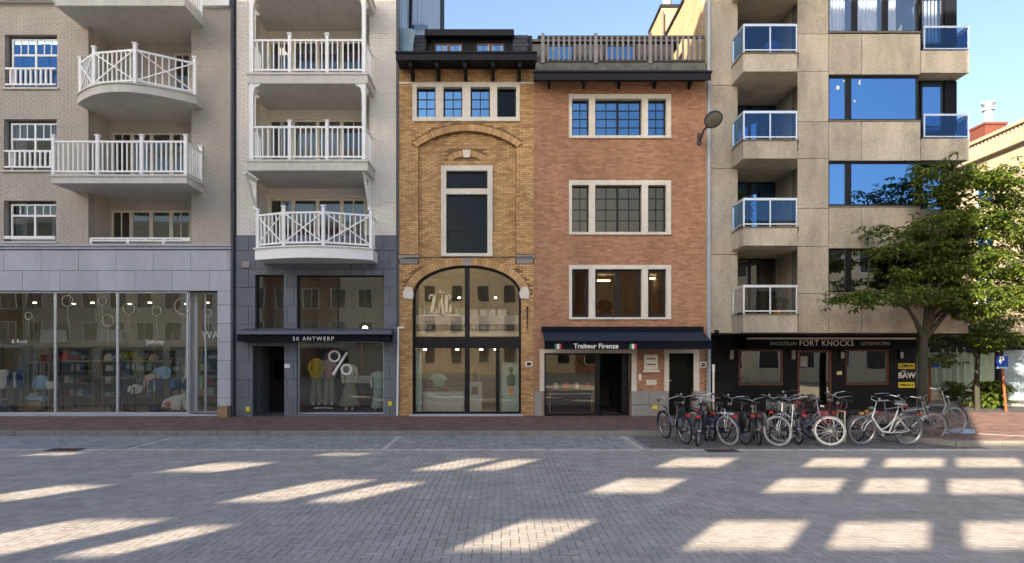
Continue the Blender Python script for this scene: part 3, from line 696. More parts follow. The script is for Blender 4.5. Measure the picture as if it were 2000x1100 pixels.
# voussoirs
def vouss(cx, cz, rin, rout, a0, a1, n, y0, y1, name='voussoir', m='ochre', ell=None):
    for k in range(n):
        t0 = a0+(a1-a0)*(k+.06)/n; t1 = a0+(a1-a0)*(k+.94)/n
        P = []
        for r_, t in ((0, t0), (1, t0), (1, t1), (0, t1)):
            if ell:
                ex, ez = ell; q = (rin, rout)[r_]
                nx, nz = math.cos(t)/ex, math.sin(t)/ez; l = math.hypot(nx, nz)
                P.append((cx+ex*math.cos(t)+nx/l*q, cz+ez*math.sin(t)+nz/l*q))
            else: q = (rin, rout)[r_]; P.append((cx+q*math.cos(t), cz+q*math.sin(t)))
        MB().prism(P, y0+random.uniform(-.004, .004), y1).obj(name, M[m], Cc)
ha = math.asin(min(1, pa/PR)); cz0 = pz+pr-PR
vouss(pc, cz0, PR-.0, PR+.19, math.pi/2-ha-.02, math.pi/2+ha+.02, 46, 19.965, 20.12)
vouss(lc, lz, 0, .24, .02, math.pi/2-.05, 22, 19.975, 20.12, ell=(la, lr))
vouss(lc, lz, 0, .24, math.pi/2+.05, math.pi-.02, 22, 19.975, 20.12, ell=(la, lr))
vouss(fx(911), fz(293)-1.0, .84, 1.02, math.pi/2-.66, math.pi/2-.1, 7, 20.09, 20.16); vouss(fx(911), fz(293)-1.0, .84, 1.02, math.pi/2+.1, math.pi/2+.66, 7, 20.09, 20.16)
MB().prism([(fx(905), fz(306)), (fx(917), fz(306)), (fx(919), fz(291)), (fx(903), fz(291))], 20.07, 20.16).obj('keystone', M['limestone'], Cc)
MB().prism([(fx(905), fz(519)), (fx(920), fz(519)), (fx(923), fz(503)), (fx(902), fz(503))], 19.95, 20.12).obj('keystone', M['plinth'], Cc)
for a, b in ((779, 819), (1006, 1043)):
    MB().box(fx(a), fx(b), 19.93, 20.02, fz(505), fz(499)).box(fx(a)+.03, fx(b)-.03, 19.955, 20.02, fz(511), fz(505)-.004).box(fx(a)+.05, fx(b)-.05, 19.97, 20.02, fz(515), fz(511)-.004).obj('capital', M['plinth'], Cc)
for a, b in ((789, 808), (1016, 1034)):
    MB().prism([(fx(a), fz(583)), (fx(b)-.03, fz(585)), (fx(b), fz(573)), (fx(b)-.05, fz(562)), (fx(a)+.06, fz(561)), (fx(a)-.03, fz(572))], 19.94, 20.1).obj('impost_stone', M['limestone'], Cc)
for a_, b_ in ((CX0, wt[0]), (wt[1], CX1)): MB().box(a_, b_, 19.97, 20.02, fz(165), fz(161)).obj('string_course', M['limestone'], Cc)
MB().prism([(fx(1029), fz(645)), (fx(1030.4), fz(645)), (fx(1031), fz(605)), (fx(1032.5), fz(600)), (fx(1027), fz(600)), (fx(1028.6), fz(605))], 19.95, 19.985).obj('wall_anchor', M['black'], Cc)
MB().box(fx(1026), fx(1040), 19.95, 19.985, fz(716), fz(706)).obj('house_number', M['text_white'], Cc)
MB().box(fx(1029), fx(1037), 19.94, 19.95, fz(714), fz(708)).obj('number_plate', M['black'], Cc)
def surround(P, px0, px1, py0, py1, lights, ly0, ly1, y0=19.95, y1=20.16, m='limestone', name='window_surround'):
    b = MB(); z0, z1, a0, a1 = fz(py1), fz(py0), fz(ly1), fz(ly0)
    b.box(fx(px0), fx(px1), y0, y1, a1, z1).box(fx(px0), fx(px1), y0-.02, y1, z0, a0)
    e = [px0]+[v for l in lights for v in l]+[px1]
    for i in range(0, len(e), 2): b.box(fx(e[i]), fx(e[i+1]), y0+.003, y1, a0, a1)
    return b.obj(name, M[m], P)
LC = [(814, 851), (866, 903), (919, 957), (971, 1008)]
surround(Cc, 806, 1015, 162, 238, LC, 171, 230)
for i, l in enumerate(LC):
    r = R4(l[0], l[1], 171, 230); window(Cc, r, 20.12, M['black'], M['gblue2'] if i < 3 else M['gdark'], .04, bars=(2, 3) if i < 3 else None, bw=.025); room(Cc, r, 20.36, 1.2)
surround(Cc, 861, 962, 322, 500, [(871, 952)], 332, 494, 20.07, 20.3)
MB().box(fx(871), fx(952), 20.08, 20.29, fz(378), fz(367)).obj('transom_stone', M['limestone'], Cc)
r = R4(871, 952, 332, 367); wo = window(Cc, r, 20.2, M['black'], M['gdark'], .05); room(Cc, r, 20.4, 1.0)
b = MB()
for k in range(4): b.box(r[0]+.12+k*.255, r[0]+.34+k*.255, 20.42, 20.44, r[2]+.24, r[2]+.36)
b.obj('blind', M['limestone'], wo)
r = R4(871, 952, 378, 494); window(Cc, r, 20.2, M['black'], M['gdark'], .05, hs=(fz(449),), mw=.03); room(Cc, r, 20.4, 1.4, 'interior_dark')
# shopfront frame
YS = 20.16; b = MB(); zt0, zt1 = fz(680), fz(658)
b.box(lc-la, lc-la+.07, YS, YS+.1, KZ, lz).box(lc+la-.07, lc+la, YS, YS+.1, KZ, lz)
n = 28
for k in range(n):
    t0, t1 = math.pi*k/n, math.pi*(k+1)/n
    P = [(lc+(la-q)*math.cos(t), lz+(lr-q*.9)*math.sin(t)) for q, t in ((.075, t0), (-.02, t0), (-.02, t1), (.075, t1))]
    b.prism(P, YS, YS+.1)
b.box(lc-.075, lc+.075, YS-.01, YS+.09, KZ+.02, lz+lr-.05)
b.box(lc-la+.07, lc-.075, YS-.02, YS+.09, zt0, zt1).box(lc+.075, lc+la-.07, YS-.02, YS+.09, zt0, zt1)
b.box(lc-la+.07, lc-.075, YS, YS+.08, KZ+.02, KZ+.12).box(lc+.075, lc+la-.07, YS, YS+.08, KZ+.02, KZ+.12)
dx0, dx1 = fx(968), fx(976); b.box(dx0, dx1, YS, YS+.08, KZ+.12, zt0)
sf = b.obj('shopfront', M['black'], Cc)
for x0, x1 in ((lc-la+.07, lc-.075), (lc+.075, dx0), (dx1, lc+la-.07)):
    MB().add([(x0, YS+.04, KZ+.12), (x1, YS+.04, KZ+.12), (x1, YS+.04, zt0), (x0, YS+.04, zt0)], [(0, 1, 2, 3)]).obj('pane', M['gshop2'], sf)
for s in (-1, 1):
    a0, a1 = (lc-la+.05, lc-.075) if s < 0 else (lc+.075, lc+la-.05)
    P = [(a0, zt1), (a1, zt1)]+[(a1-(a1-a0)*k/14, zl(a1-(a1-a0)*k/14)-.05) for k in range(15)]
    MB().add([(x, YS+.04, z) for x, z in P], [tuple(range(len(P)))]).obj('pane', M['gshop2'], sf)
MB().box(fx(800), fx(1022), 19.93, 20.2, KZ-.05, KZ+.05).obj('doorstep', M['bluestone'], Cc)
x0, x1, z0, z1 = lc-la-.1, lc+la+.1, KZ+.06, lz+lr+.1
MB().add([(x0, 20.36, z0), (x1, 20.36, z0), (x1, 24.5, z0), (x0, 24.5, z0), (x0, 20.36, z1), (x1, 20.36, z1), (x1, 24.5, z1), (x0, 24.5, z1)],
    [(0, 1, 2, 3), (4, 7, 6, 5), (3, 2, 6, 7), (1, 5, 6, 2), (0, 3, 7, 4)]).obj('shop_interior', M['shopfloor'], Cc)
MB().box(x0, x1, 21.4, 24.4, 2.62, 2.78).box(x0, x1, 21.35, 21.4, 3.0, 3.3).obj('mezzanine', M['limestone'], Cc)
# ZAG lettering
Yl = YS-.01; zb_, zt_ = fz(612), fz(575); gm = M['gold']
def sx_(p): return fx(p, 20.15)
b = MB()
def bar2(a, c, w_=.07): b.bar((sx_(a[0]), Yl, fz(a[1], 20.15)), (sx_(c[0]), Yl, fz(c[1], 20.15)), w_, .02)
bar2((838, 577), (851, 577), .05); bar2((849, 577), (843, 611), .1); bar2((839, 611), (853, 611), .05); bar2((839, 577), (839, 585), .04); bar2((853, 603), (853, 612), .04)
sf_z = b.obj('letter_z', gm, sf); b = MB()
bar2((861.5, 576), (856.5, 613), .04); bar2((861.5, 576), (866.5, 617), .075); bar2((857.5, 602), (865, 602), .03)
b.obj('letter_a', gm, sf); b = MB()
bar2((872, 577), (872, 611), .09); bar2((870, 577), (881, 577), .05); bar2((870, 611), (881, 611), .05); bar2((880, 595), (880, 611), .08); bar2((880, 577), (880, 584), .05); bar2((877, 596), (882, 596), .04)
b.obj('letter_g', gm, sf); b = MB(); bar2((820, 616), (858, 616), .04); bar2((865, 616), (900, 616), .04); bar2((864, 612), (864, 617), .04)
for p in (853, 860, 866): b.box(sx_(p)-.035, sx_(p)+.035, Yl, Yl+.01, fz(572, 20.15), fz(567 if p == 860 else 570, 20.15))
b.obj('emblem', gm, sf)
text('PATISSERIE', (sx_(846), Yl, fz(624, 20.15)), .11, sf, gm, spacing=1.5, depth=.003); text('CAFE', (sx_(882), Yl, fz(624, 20.15)), .12, sf, gm, depth=.003)
# eaves, brackets, dormer, roof
ev = MB().box(fx(773, 19.2), fx(1048, 19.2), 19.2, 19.26, fz(117, 19.2), fz(104, 19.2)).box(fx(772, 19.2), fx(1049, 19.2), 19.16, 19.3, fz(104, 19.2), fz(101, 19.2)).box(fx(773, 19.2), fx(1048, 19.2), 19.26, 20.05, ctop-.0, ctop+.08).obj('eaves', M['black2'], Cc)
for p in (807, 857, 910, 963, 1014):
    x = fx(p); MB().prism([(x-.055, fz(160)), (x+.055, fz(160)), (x+.055, ctop-.002), (x-.055, ctop-.002)], 19.86, 19.985).prism([(x-.05, ctop-.2), (x+.05, ctop-.2), (x+.05, ctop-.003), (x-.05, ctop-.003)], 19.3, 19.86).bar((x, 19.9, fz(158)), (x, 19.4, ctop-.15), .07).obj('bracket', M['black2'], Cc)
Yd = 21.0; zd = fz(57, Yd)
MB().box(fx(842, Yd), fx(1000, Yd), Yd, 24, 10.9, zd-.28).obj('dormer', M['black2'], Cc)
dm = MB().box(fx(829, 20.7), fx(1004, 20.7), 20.7, 24, fz(69, 20.7), fz(57, 20.7)).obj('dormer_roof', M['black2'], Cc)
for a, b_ in ((850, 903), (931, 985)):
    r = (fx(a, 20.95), fx(b_, 20.95), fz(104, 20.95), fz(86, 20.95)); w_ = r[1]-r[0]
    window(Cc, r, 20.93, M['brown'], M['gblue2'], .035, vs=(r[0]+w_*.5,), mw=.09, bars=(2, 1), bw=.03)
    curtain(Cc, r[0], r[1], r[2], r[3], 20.985)
def tiles(P, x0, x1, ya, za, yb, zb, w_=.24, n=None, m='tile'):
    L = math.hypot(yb-ya, zb-za); n = int(L/.2); dy, dz = (yb-ya)/n, (zb-za)/n
    for i in range(n):
        x = x0-(w_/2 if i % 2 else 0)
        while x < x1-.02:
            a, c = max(x, x0), min(x+w_-.012, x1)
            if c-a > .04:
                y, z = ya+dy*i, za+dz*i
                MB().add([(a, y-.03, z), (c, y-.03, z), (c, y+dy, z+dz+.01), (a, y+dy, z+dz+.01), (a, y, z-.03), (c, y, z-.03)], [(0, 1, 2, 3), (0, 4, 5, 1)]).obj('roof_tile', M[m], P)
            x += w_
    MB().add([(x0, ya+.02, za-.03), (x1, ya+.02, za-.03), (x1, yb+.02, zb-.03), (x0, yb+.02, zb-.03)], [(0, 1, 2, 3)]).obj('roof', M['black'], P)
tiles(Cc, fx(806, 20.6), fx(833, 20.9), 20.1, 10.95, 21.1, fz(69, 21.1)); tiles(Cc, fx(1001, 20.9), fx(1032, 20.9), 20.1, 10.95, 21.1, fz(69, 21.1))
MB().add([(CX0, 21.1, 11), (CX1, 21.1, 11), (CX1, 21.1, fz(70, 21.1)), (CX0+.6, 21.1, fz(70, 21.1))], [(0, 1, 2, 3)]).obj('roof_backing', M['black'], Cc)
MB().prism([(CX0+.0, 10.88), (fx(806, 20.6)-.02, 10.88), (fx(812, 20.9), 12.3), (CX0+.0, 12.35)], 20.5, 20.56).obj('valley_lead', M['zincblue'], Cc)
# ================================================================ D: red brick house
D = thing('brick_house', 'pink-red brick house with three rows of stone framed windows over a delicatessen', 'building', (3.5, 20, 0))
DX0, DX1 = fx(1043.5), fx(1379); dtop = fz(160)
RW = [(185, 271, 194, 266), (353, 459, 362, 454), (518, 624, 526, 620)]
ll = [(1117, 1150), (1162, 1253), (1265, 1301)]
hD = [R4(1111, 1310, a, b) for a, b, c, d in RW]
gD = [R4(1054, 1243, 683, 815), R4(1297, 1365, 683, 815), R4(1043, 1379, 764, 815)]
holed(D, DX0, DX1, KZ-.02, dtop, 20, .32, hD+[R4(1063, 1233, 690, 814), R4(1306, 1354, 690, 814)], M['red_mortar'])
brick(D, DX0, DX1, KZ, dtop, 20, hD+gD, M['redbrick'], L=.2, H=.055)
for i, (a, b_, c, d) in enumerate(RW):
    surround(D, 1111, 1310, a, b_, ll, c, d)
    for j, l in enumerate(ll):
        r = R4(l[0], l[1], c, d); gm = 'gblue2' if i == 0 else 'gwin2'
        vs = ((r[0]+r[1])/2,) if j == 1 else ()
        if i < 2: window(D, r, 20.13, M['black'], M[gm], .045 if j == 1 else .04, vs=vs, mw=.07, bars=(2, 4 if i else 4), bw=.025)
        else: window(D, r, 20.11, M['black'], M[gm], .085, vs=vs, mw=.12)
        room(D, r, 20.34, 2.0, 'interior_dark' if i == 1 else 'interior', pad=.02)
        if i == 0: MB().box(r[0]+.04, r[1]-.04, 20.2, 20.22, r[3]-.24, r[3]-.04).obj('blind', M['cream'], D)
        if i == 1: MB().box(r[0]+.04, r[1]-.04, 20.2, 20.24, r[3]-.1, r[3]-.04).obj('blind', M['cream'], D)
        if i == 0 and j == 1: MB().lathe([(.33, 0), (.33, .25), (.25, .42), (.12, .52), (.01, .55)], (r[0]+.45, 21, r[2]+.5), 16).obj('lamp_shade', M['curtain'], D)
# plinth and ground floor stone
for a, b_, c, d in ((1043.5, 1060, 764, 812), (1233, 1268, 764, 790), (1268, 1306, 764, 790), (1233, 1268, 791, 812), (1268, 1306, 791, 812), (1355, 1379, 764, 812)):
    MB().box(fx(a)+.004, fx(b_)-.004, 19.96, 20.1, fz(d), fz(c)).obj('plinth_stone', M['plinth'], D)
MB().box(fx(1054), fx(1063), 19.95, 20.2, fz(764), fz(690)).box(fx(1233), fx(1243), 19.95, 20.2, fz(764), fz(690)).box(fx(1054), fx(1243), 19.945, 20.2, fz(690), fz(683)).obj('shop_surround', M['limestone'], D)
MB().box(fx(1297), fx(1306), 19.95, 20.2, fz(764), fz(690)).box(fx(1354), fx(1365), 19.95, 20.2, fz(764), fz(690)).box(fx(1297), fx(1365), 19.945, 20.2, fz(690), fz(683)).obj('door_surround', M['limestone'], D)
sw = window(D, R4(1063, 1166, 690, 812), 20.08, M['black'], M['gshop2'], .05, name='shop_window')
x0, x1, z0, z1 = fx(1063), fx(1233), KZ+.02, fz(690)
MB().add([(x0, 20.33, z0), (x1, 20.33, z0), (x1, 24, z0), (x0, 24, z0), (x0, 20.33, z1), (x1, 20.33, z1), (x1, 24, z1), (x0, 24, z1)],
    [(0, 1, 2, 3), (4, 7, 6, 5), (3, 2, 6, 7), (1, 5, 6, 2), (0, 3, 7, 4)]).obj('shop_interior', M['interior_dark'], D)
MB().box(fx(1166), fx(1172), 20.06, 20.7, KZ, fz(690)).obj('door_post', M['black'], D)
dd = MB().box(fx(1218), fx(1231), 20.3, 21.1, KZ, fz(692)).obj('open_door', M['black'], D)
r = R4(1306, 1354, 690, 812)
dd = MB().box(r[0], r[1], 20.22, 20.3, KZ, r[3]).obj('door', M['blackdoor'], D)
for k in range(5): MB().box(r[0]+.02+k*.148, r[0]+.02+k*.148+.142, 20.205, 20.22, KZ+.02, r[3]-.02).obj('door_board', M['blackdoor'], dd)
MB().ball((r[0]+.1, 20.17, fz(744)), .03).obj('knob', M['aluminium'], dd)
bx = MB().box(fx(1257), fx(1283), 19.88, 19.98, fz(722), fz(693)).box(fx(1254), fx(1286), 19.85, 19.98, fz(727), fz(723)).obj('letter_box', M['cream'], D)
MB().box(fx(1261), fx(1279), 19.872, 19.88, fz(702), fz(700)).box(fx(1261), fx(1279), 19.872, 19.88, fz(713), fz(711)).obj('slot', M['black'], bx)
MB().box(fx(1246.5), fx(1252), 19.94, 19.985, fz(743), fz(730)).obj('door_bell', M['cream'], D)
MB().box(fx(1367), fx(1378), 19.94, 19.985, fz(718), fz(707)).obj('house_number', M['text_white'], D)
MB().box(fx(1368.5), fx(1376.5), 19.93, 19.94, fz(712), fz(709)).box(fx(1368.5), fx(1376.5), 19.93, 19.94, fz(716), fz(713)).obj('number_plate', M['black'], D)
MB().prism([(fx(1271), fz(797)), (fx(1283), fz(799)), (fx(1284), fz(792)), (fx(1277), fz(790))], 19.95, 19.958).obj('sticker', M['yellow'], D)
MB().box(fx(1262), fx(1282), 19.965, 19.985, fz(752), fz(742)).obj('faded_plate', M['limestone'], D)
# awning
Ya = 19.04; ax0, ax1 = 1.27, 6.19
aw = MB().add([(ax0, 19.98, 2.74), (ax1, 19.98, 2.74), (ax1+.01, Ya, 2.38), (ax0, Ya, 2.38), (ax0, 19.98, 2.71), (ax1, 19.98, 2.71), (ax1, Ya+.02, 2.35), (ax0, Ya+.02, 2.35)],
    [(0, 3, 2, 1), (4, 5, 6, 7), (0, 4, 7, 3), (1, 2, 6, 5), (0, 1, 5, 4)]).obj('awning', M['navyaw'], D)
MB().box(ax0-.03, ax1+.01, 19.85, 20, 2.7, 2.86).obj('awning_cassette', M['navy'], aw)
vb = []; n = 60
for k in range(n+1):
    x = ax0+(ax1-ax0)*k/n; y = Ya+.006*math.sin(k*1.7); vb += [(x, y, 2.385), (x, y+.012*math.sin(k*.9), 2.165)]
MB().add(vb, [(2*k, 2*k+1, 2*k+3, 2*k+2) for k in range(n)]).obj('valance', M['navy'], aw)
MB().bar((ax0, Ya, 2.385), (ax1+.02, Ya, 2.385), .05).obj('front_bar', M['navy'], aw)
text('Traiteur Firenze', (fx(1164, Ya), Ya-.02, fz(676.5, Ya)), .2, aw, M['text_white'], bold=.004, depth=.003)
for p in (1090, 1236):
    x = fx(p, Ya); fl = MB().box(x-.033, x+.033, Ya-.024, Ya-.02, fz(682, Ya), fz(672, Ya)).obj('flag', M['text_white'], aw)
    MB().box(x-.1, x-.034, Ya-.024, Ya-.02, fz(682, Ya), fz(672, Ya)).obj('green_stripe', M['green'], fl)
    MB().box(x+.034, x+.1, Ya-.024, Ya-.02, fz(682, Ya), fz(672, Ya)).obj('red_stripe', M['red'], fl)
# cornice and roof terrace
Ye = 19.3
MB().box(fx(1045, Ye), fx(1389, Ye), Ye, Ye+.06, fz(156, Ye), fz(142, Ye)).box(fx(1043, Ye), fx(1391, Ye), Ye-.04, Ye+.1, fz(142, Ye), fz(139, Ye)).box(fx(1045, Ye), fx(1388, Ye), Ye+.06, 20.05, dtop+.0, dtop+.08).obj('eaves', M['black2'], D)
for p in (1072, 1140, 1208, 1277, 1345):
    x = fx(p); MB().bar((x, 19.96, fz(173)), (x, 19.5, dtop-.02), .06).bar((x, 19.97, fz(175)), (x, 19.97, dtop), .06).obj('bracket', M['black2'], D)
MB().box(DX0-.02, DX1, 19.95, 20.3, dtop+.08, fz(124)).obj('parapet', M['parapet'], D)
tz0, tz1 = fz(122), fz(70)
rl = MB().box(DX0+.1, DX1-.05, 19.98, 20.05, tz1-.08, tz1).box(DX0+.1, DX1-.05, 19.98, 20.05, tz0, tz0+.08).obj('terrace_railing', M['rail_dark'], D)
P = [1060, 1163, 1269]
for p in P: ubox('post', M['rail_grey'], rl, fx(p)-.05, fx(p)+.05, 19.9, 19.98, tz0-.06, tz1+.04)
e = [1060, 1163, 1269, 1376]
for a, b_ in zip(e[:-1], e[1:]):
    for k in range(1, 10):
        x = fx(a+(b_-a)*k/10); ubox('baluster', M['rail_grey'], rl, x-.03, x+.03, 19.93, 19.975, tz0+.03, tz1-.05)
pent = MB().box(fx(1036, 22), fx(1316, 22), 22, 26, 10.3, fz(84, 22)).box(fx(1034, 21.9), fx(1330, 21.9), 21.9, 26, fz(84, 22), fz(79, 22)).obj('penthouse', M['black2'], D)
MB().box(DX0, DX1, 20.3, 26, dtop-.1, dtop+.1).obj('terrace', M['tile'], D)
for a, b_ in ((1070, 1120), (1180, 1240)):
    window(D, (fx(a, 22), fx(b_, 22), fz(120, 22), fz(88, 22)), 21.95, M['navy'], M['gblue2'], .05)
for x, y, h in ((5.2, 21, 1.1), (5.55, 21.2, .9)):
    MB().loft([(x, y, dtop+.1, .09, .09), (x, y, dtop+.1+h*.6, .05, .05), (x, y, dtop+.1+h*.7, .28, .28), (x, y, dtop+h+.1, .02, .02)], 8).obj('closed_parasol', M['tile'], D)
MB().tube([(fx(1383.5), 19.93, KZ), (fx(1383.5), 19.93, 14.5)], .055).obj('zinc_downpipe', M['pipe'], D)
MB().box(fx(1379), fx(1386), 19.99, 20.3, KZ, 14.2).obj('party_strip', M['concrete'], D)
b = MB().tube([(fx(789), 19.88, fz(505)), (fx(870), 19.86, fz(505)), (fx(1040), 19.88, fz(503))], .012, 5)
b.obj('wall_cable', M['black'], Cc)
# ================================================================ E: concrete apartment building
E = thing('apartment_building', 'beige aggregate concrete apartment block with glass fronted balconies over a black bar', 'building', (10, 20, 0))
EX0, EX1 = fx(1386), 14.36; ez = fz(651); ET = 15.5
lg = (7.28, 9.12)
wrow = [(-20, 62), (147, 235), (315, 402), (483, 571)]
Xc = fx(1796); YR = 20.45
hE = [R4(1617, 1796, a, b_) for a, b_ in wrow]+[(lg[0], lg[1], ez, ET)]
hE[0] = (hE[0][0], hE[0][1], hE[0][2], hE[0][3])
holed(E, EX0, Xc, ez, ET, 20.0, .35, hE, M['concrete_dark'], 'wall')
# precast panels as pieces
vx = [1386, 1440, 1556, 1617, 1681, 1796]
def panel(a, b_, c, d, Y=20.0, g=.008): MB().box(fx(a)+g, fx(b_)-g, Y-.05, Y+.001, fz(d)+g, fz(c)-g).obj('wall_panel', M['concrete'], E)
for k, (c, d) in enumerate(((-170, 0), (0, 168), (168, 330), (330, 498), (498, 651))): panel(1386, 1440, c, d)
for c, d in ((-20, 68), (141, 239), (311, 408), (482, 574)): panel(1556, 1617, c, d)
for c, d in ((68, 141), (239, 311), (408, 482), (574, 651)):
    panel(1556, 1617, c, d)
    panel(1617, 1681, c if c == 68 else c-3, d+ (6 if d == 141 else 4) if d != 651 else 651); panel(1681, 1796, c if c == 68 else c-3, d+(6 if d == 141 else 4) if d != 651 else 651)
for c, d in wrow:      # sill line
    MB().box(fx(1617)-.02, fx(1796), 19.93, 20.1, fz(d+4), fz(d+1)).obj('sill', M['concrete_dark'], E)
for i, (c, d) in enumerate(wrow):
    r = R4(1618, 1796, c, d)
    vs = (fx(1659 if i else 1671),) if i != 0 else (fx(1671), fx(1731))
    gm = ['gcurt', 'gblue', 'gblue', 'gwin3'][i]
    window(E, r, 20.06, M['black'], M[gm], .06, vs=vs, mw=.19, dep=.12); room(E, r, 20.36, 2.5)
    if i == 0:
        for a, b_ in ((1622, 1660), (1682, 1724), (1740, 1762)): curtain(E, fx(a), fx(b_), r[2], r[3], 20.3, wl=.11)
for px_, py_, w_, h_ in ((1636, 173, .1, .12), (1649, 158, .05, .05), (1680, 163, .05, .14), (1670, 198, .05, .08)): MB().box(fx(px_), fx(px_)+w_, 20.08, 20.084, fz(py_), fz(py_)+h_).obj('window_sticker', M['text_white'], E)
# corner zone: recessed glazing, slabs and corner balconies
MB().box(Xc-.02, EX1, YR+.08, YR+.4, ez, ET).obj('corner_wall', M['black'], E)
for i, (c, d) in enumerate(wrow):
    zc0, zc1 = fz(d+6), fz(c)
    rr = (fx(1799, YR), fx(1842, YR), zc0-.12, zc1); window(E, rr, YR, M['black'], M['gblue' if 0 < i < 3 else 'gcurt' if i == 0 else 'gwin3'], .05)
    if i == 0: curtain(E, rr[0], rr[1]-.1, rr[2], rr[3], YR+.07, wl=.11)
    MB().box(fx(1845, YR), EX1, YR-.02, YR+.06, zc0-.1, zc1).obj('corner_post', M['navy'], E)
for k, (c, d) in enumerate(((98, 141), (270, 312), (408, 482), (574, 651))):
    x1_ = 14.4 if k < 2 else EX1; top = fz(c, 19.9); bot = fz(d, 19.9)
    MB().box(Xc+.01, x1_, 19.94, 20.9, bot, top).obj('corner_slab', M['concrete'], E)
    if k < 2:
        h = 1.05; bx = MB()
        for z, t in ((top+.73, .06), (top+.06, .035)): bx.box(fx(1801), x1_, 19.93, 19.97, z-t/2, z+t/2).box(x1_-.04, x1_, 19.97, 20.8, z-t/2, z+t/2)
        for x in (fx(1803), x1_-.03): bx.box(x-.02, x+.02, 19.935, 19.975, top+.04, top+.72)
        bx.box(x1_-.04, x1_, 20.78, 20.82, top+.04, top+.7)
        rl = bx.obj('balcony_railing', M['aluminium'], E)
        MB().add([(fx(1805), 19.95, top+.09), (x1_-.05, 19.95, top+.09), (x1_-.05, 19.95, top+.68), (fx(1805), 19.95, top+.68)], [(0, 1, 2, 3)]).obj('pane', M['gbalc'], rl)
        MB().add([(x1_-.02, 19.99, top+.09), (x1_-.02, 20.76, top+.09), (x1_-.02, 20.76, top+.68), (x1_-.02, 19.99, top+.68)], [(0, 1, 2, 3)]).obj('pane', M['gbalc'], rl)
MB().box(EX1-.4, EX1-.002, 20.86, 34, ez, ET).obj('side_wall', M['concrete'], E)
# loggia
Ylg = 21.6
MB().box(lg[0]-.05, lg[0]-.002, 20.36, Ylg+.1, ez, ET).box(lg[1]+.002, lg[1]+.05, 20.0, Ylg+.1, ez, ET).obj('loggia_reveal', M['concrete'], E)
LE = [fz(613+2, 18.98)-k for k in (0, -2.55, -5.10, -7.65, -10.2)]
LE = [LE[0]+2.549*k for k in range(5)]
for k, z in enumerate(LE):
    yf = 18.98; xl, xr = 7.09, 8.67; th = .52
    poly = [(xl, yf+.02), (xl+.02, yf), (xr, yf), (lg[1], 19.95), (lg[1], Ylg), (lg[0], Ylg), (lg[0], 19.95), (xl, 19.95)]
    b = balcony(E, poly, z, th, m='concrete')
    MB().hprism([(xl-.02, yf-.03), (xr+.03, yf-.03), (lg[1]+.0, 19.92), (xl-.02, 19.94)], z+.001, z+.03).obj('coping', M['concrete_dark'], b)
    z0, z1 = z+.07, z+.84
    if k > 4: break
    fr = MB(); m_ = (xl+xr)/2
    for zz, t in ((z1, .07), (z0+.04, .035)):
        fr.box(xl, xr, yf, yf+.05, zz-t/2, zz+t/2); fr.box(xl, xl+.045, yf+.05, 19.9, zz-t/2, zz+t/2)
    for x in (xl+.02, m_, xr-.02): fr.box(x-.02, x+.02, yf+.005, yf+.045, z+.03, z1-.035)
    fr.box(xl+.003, xl+.042, 19.85, 19.9, z+.03, z1-.035)
    rl = fr.obj('railing', M['aluminium'], b)
    for a, c in ((xl+.045, m_-.025), (m_+.025, xr-.045)): MB().add([(a, yf+.02, z0+.07), (c, yf+.02, z0+.07), (c, yf+.02, z1-.04), (a, yf+.02, z1-.04)], [(0, 1, 2, 3)]).obj('pane', M['gbalc' if k else 'gbalc0'], b)
    MB().add([(xl+.02, yf+.05, z0+.07), (xl+.02, 19.84, z0+.07), (xl+.02, 19.84, z1-.04), (xl+.02, yf+.05, z1-.04)], [(0, 1, 2, 3)]).obj('pane', M['gbalc' if k else 'gbalc0'], b)
    if k < 4:
        r = (lg[0]+.01, fx(1513, Ylg), z+.02, LE[k]+2.549-th-.02)
        window(E, r, Ylg-.06, M['black'], M['gblue' if k in (1, 2) else 'gdark2'], .05, vs=((r[0]+r[1])/2+.05,), mw=.1, name='balcony_door')
        MB().box(r[1], lg[1]+.05, Ylg-.05, Ylg+.1, z, LE[k]+2.549-th).obj('loggia_wall', M['concrete'], E)
        room(E, (r[0], r[1], r[2], r[3]), Ylg+.03, 1.8, 'interior_dark')
MB().box(EX0, EX1, 20.0, 22.3, ez-.05, ez+.1).obj('overhang', M['blackwall'], E)
MB().box(EX0, EX1, 20.4, 22.0, 15.3, ET).obj('roof', M['tile'], E)
# rear blocks with sunlit side walls seen over the roofs
SXE = 6.28
MB().box(SXE, 7.1, 20.36, 22.19, 9, 17.5).obj('side_wall', M['gablebrick'], E); MB().box(SXE, 9, 22.2, 25.4, 9, 14.12).obj('side_wall', M['gablebrick'], E)
MB().box(SXE-.0, 9, 25.4, 27.5, 9, 15.6).obj('rear_block', M['gablebrick'], E)
MB().box(SXE-.05, 9, 22.2, 25.38, 14.12, 14.24).box(SXE-.05, 9, 25.36, 27.5, 15.6, 15.72).obj('roof_edge', M['black2'], E)
MB().tube([(SXE+.02, 25.3, 10), (SXE+.02, 25.3, 15.4)], .06).obj('rainwater_pipe', M['concrete_dark'], E)
ch = MB().lathe([(.18, 0), (.18, .35), (.12, .4), (.24, .5), (.24, .6), (.15, .78), (.03, .82)], (SXE+.3, 25.7, 15.7), 14).obj('chimney_pot', M['plinth'], E)
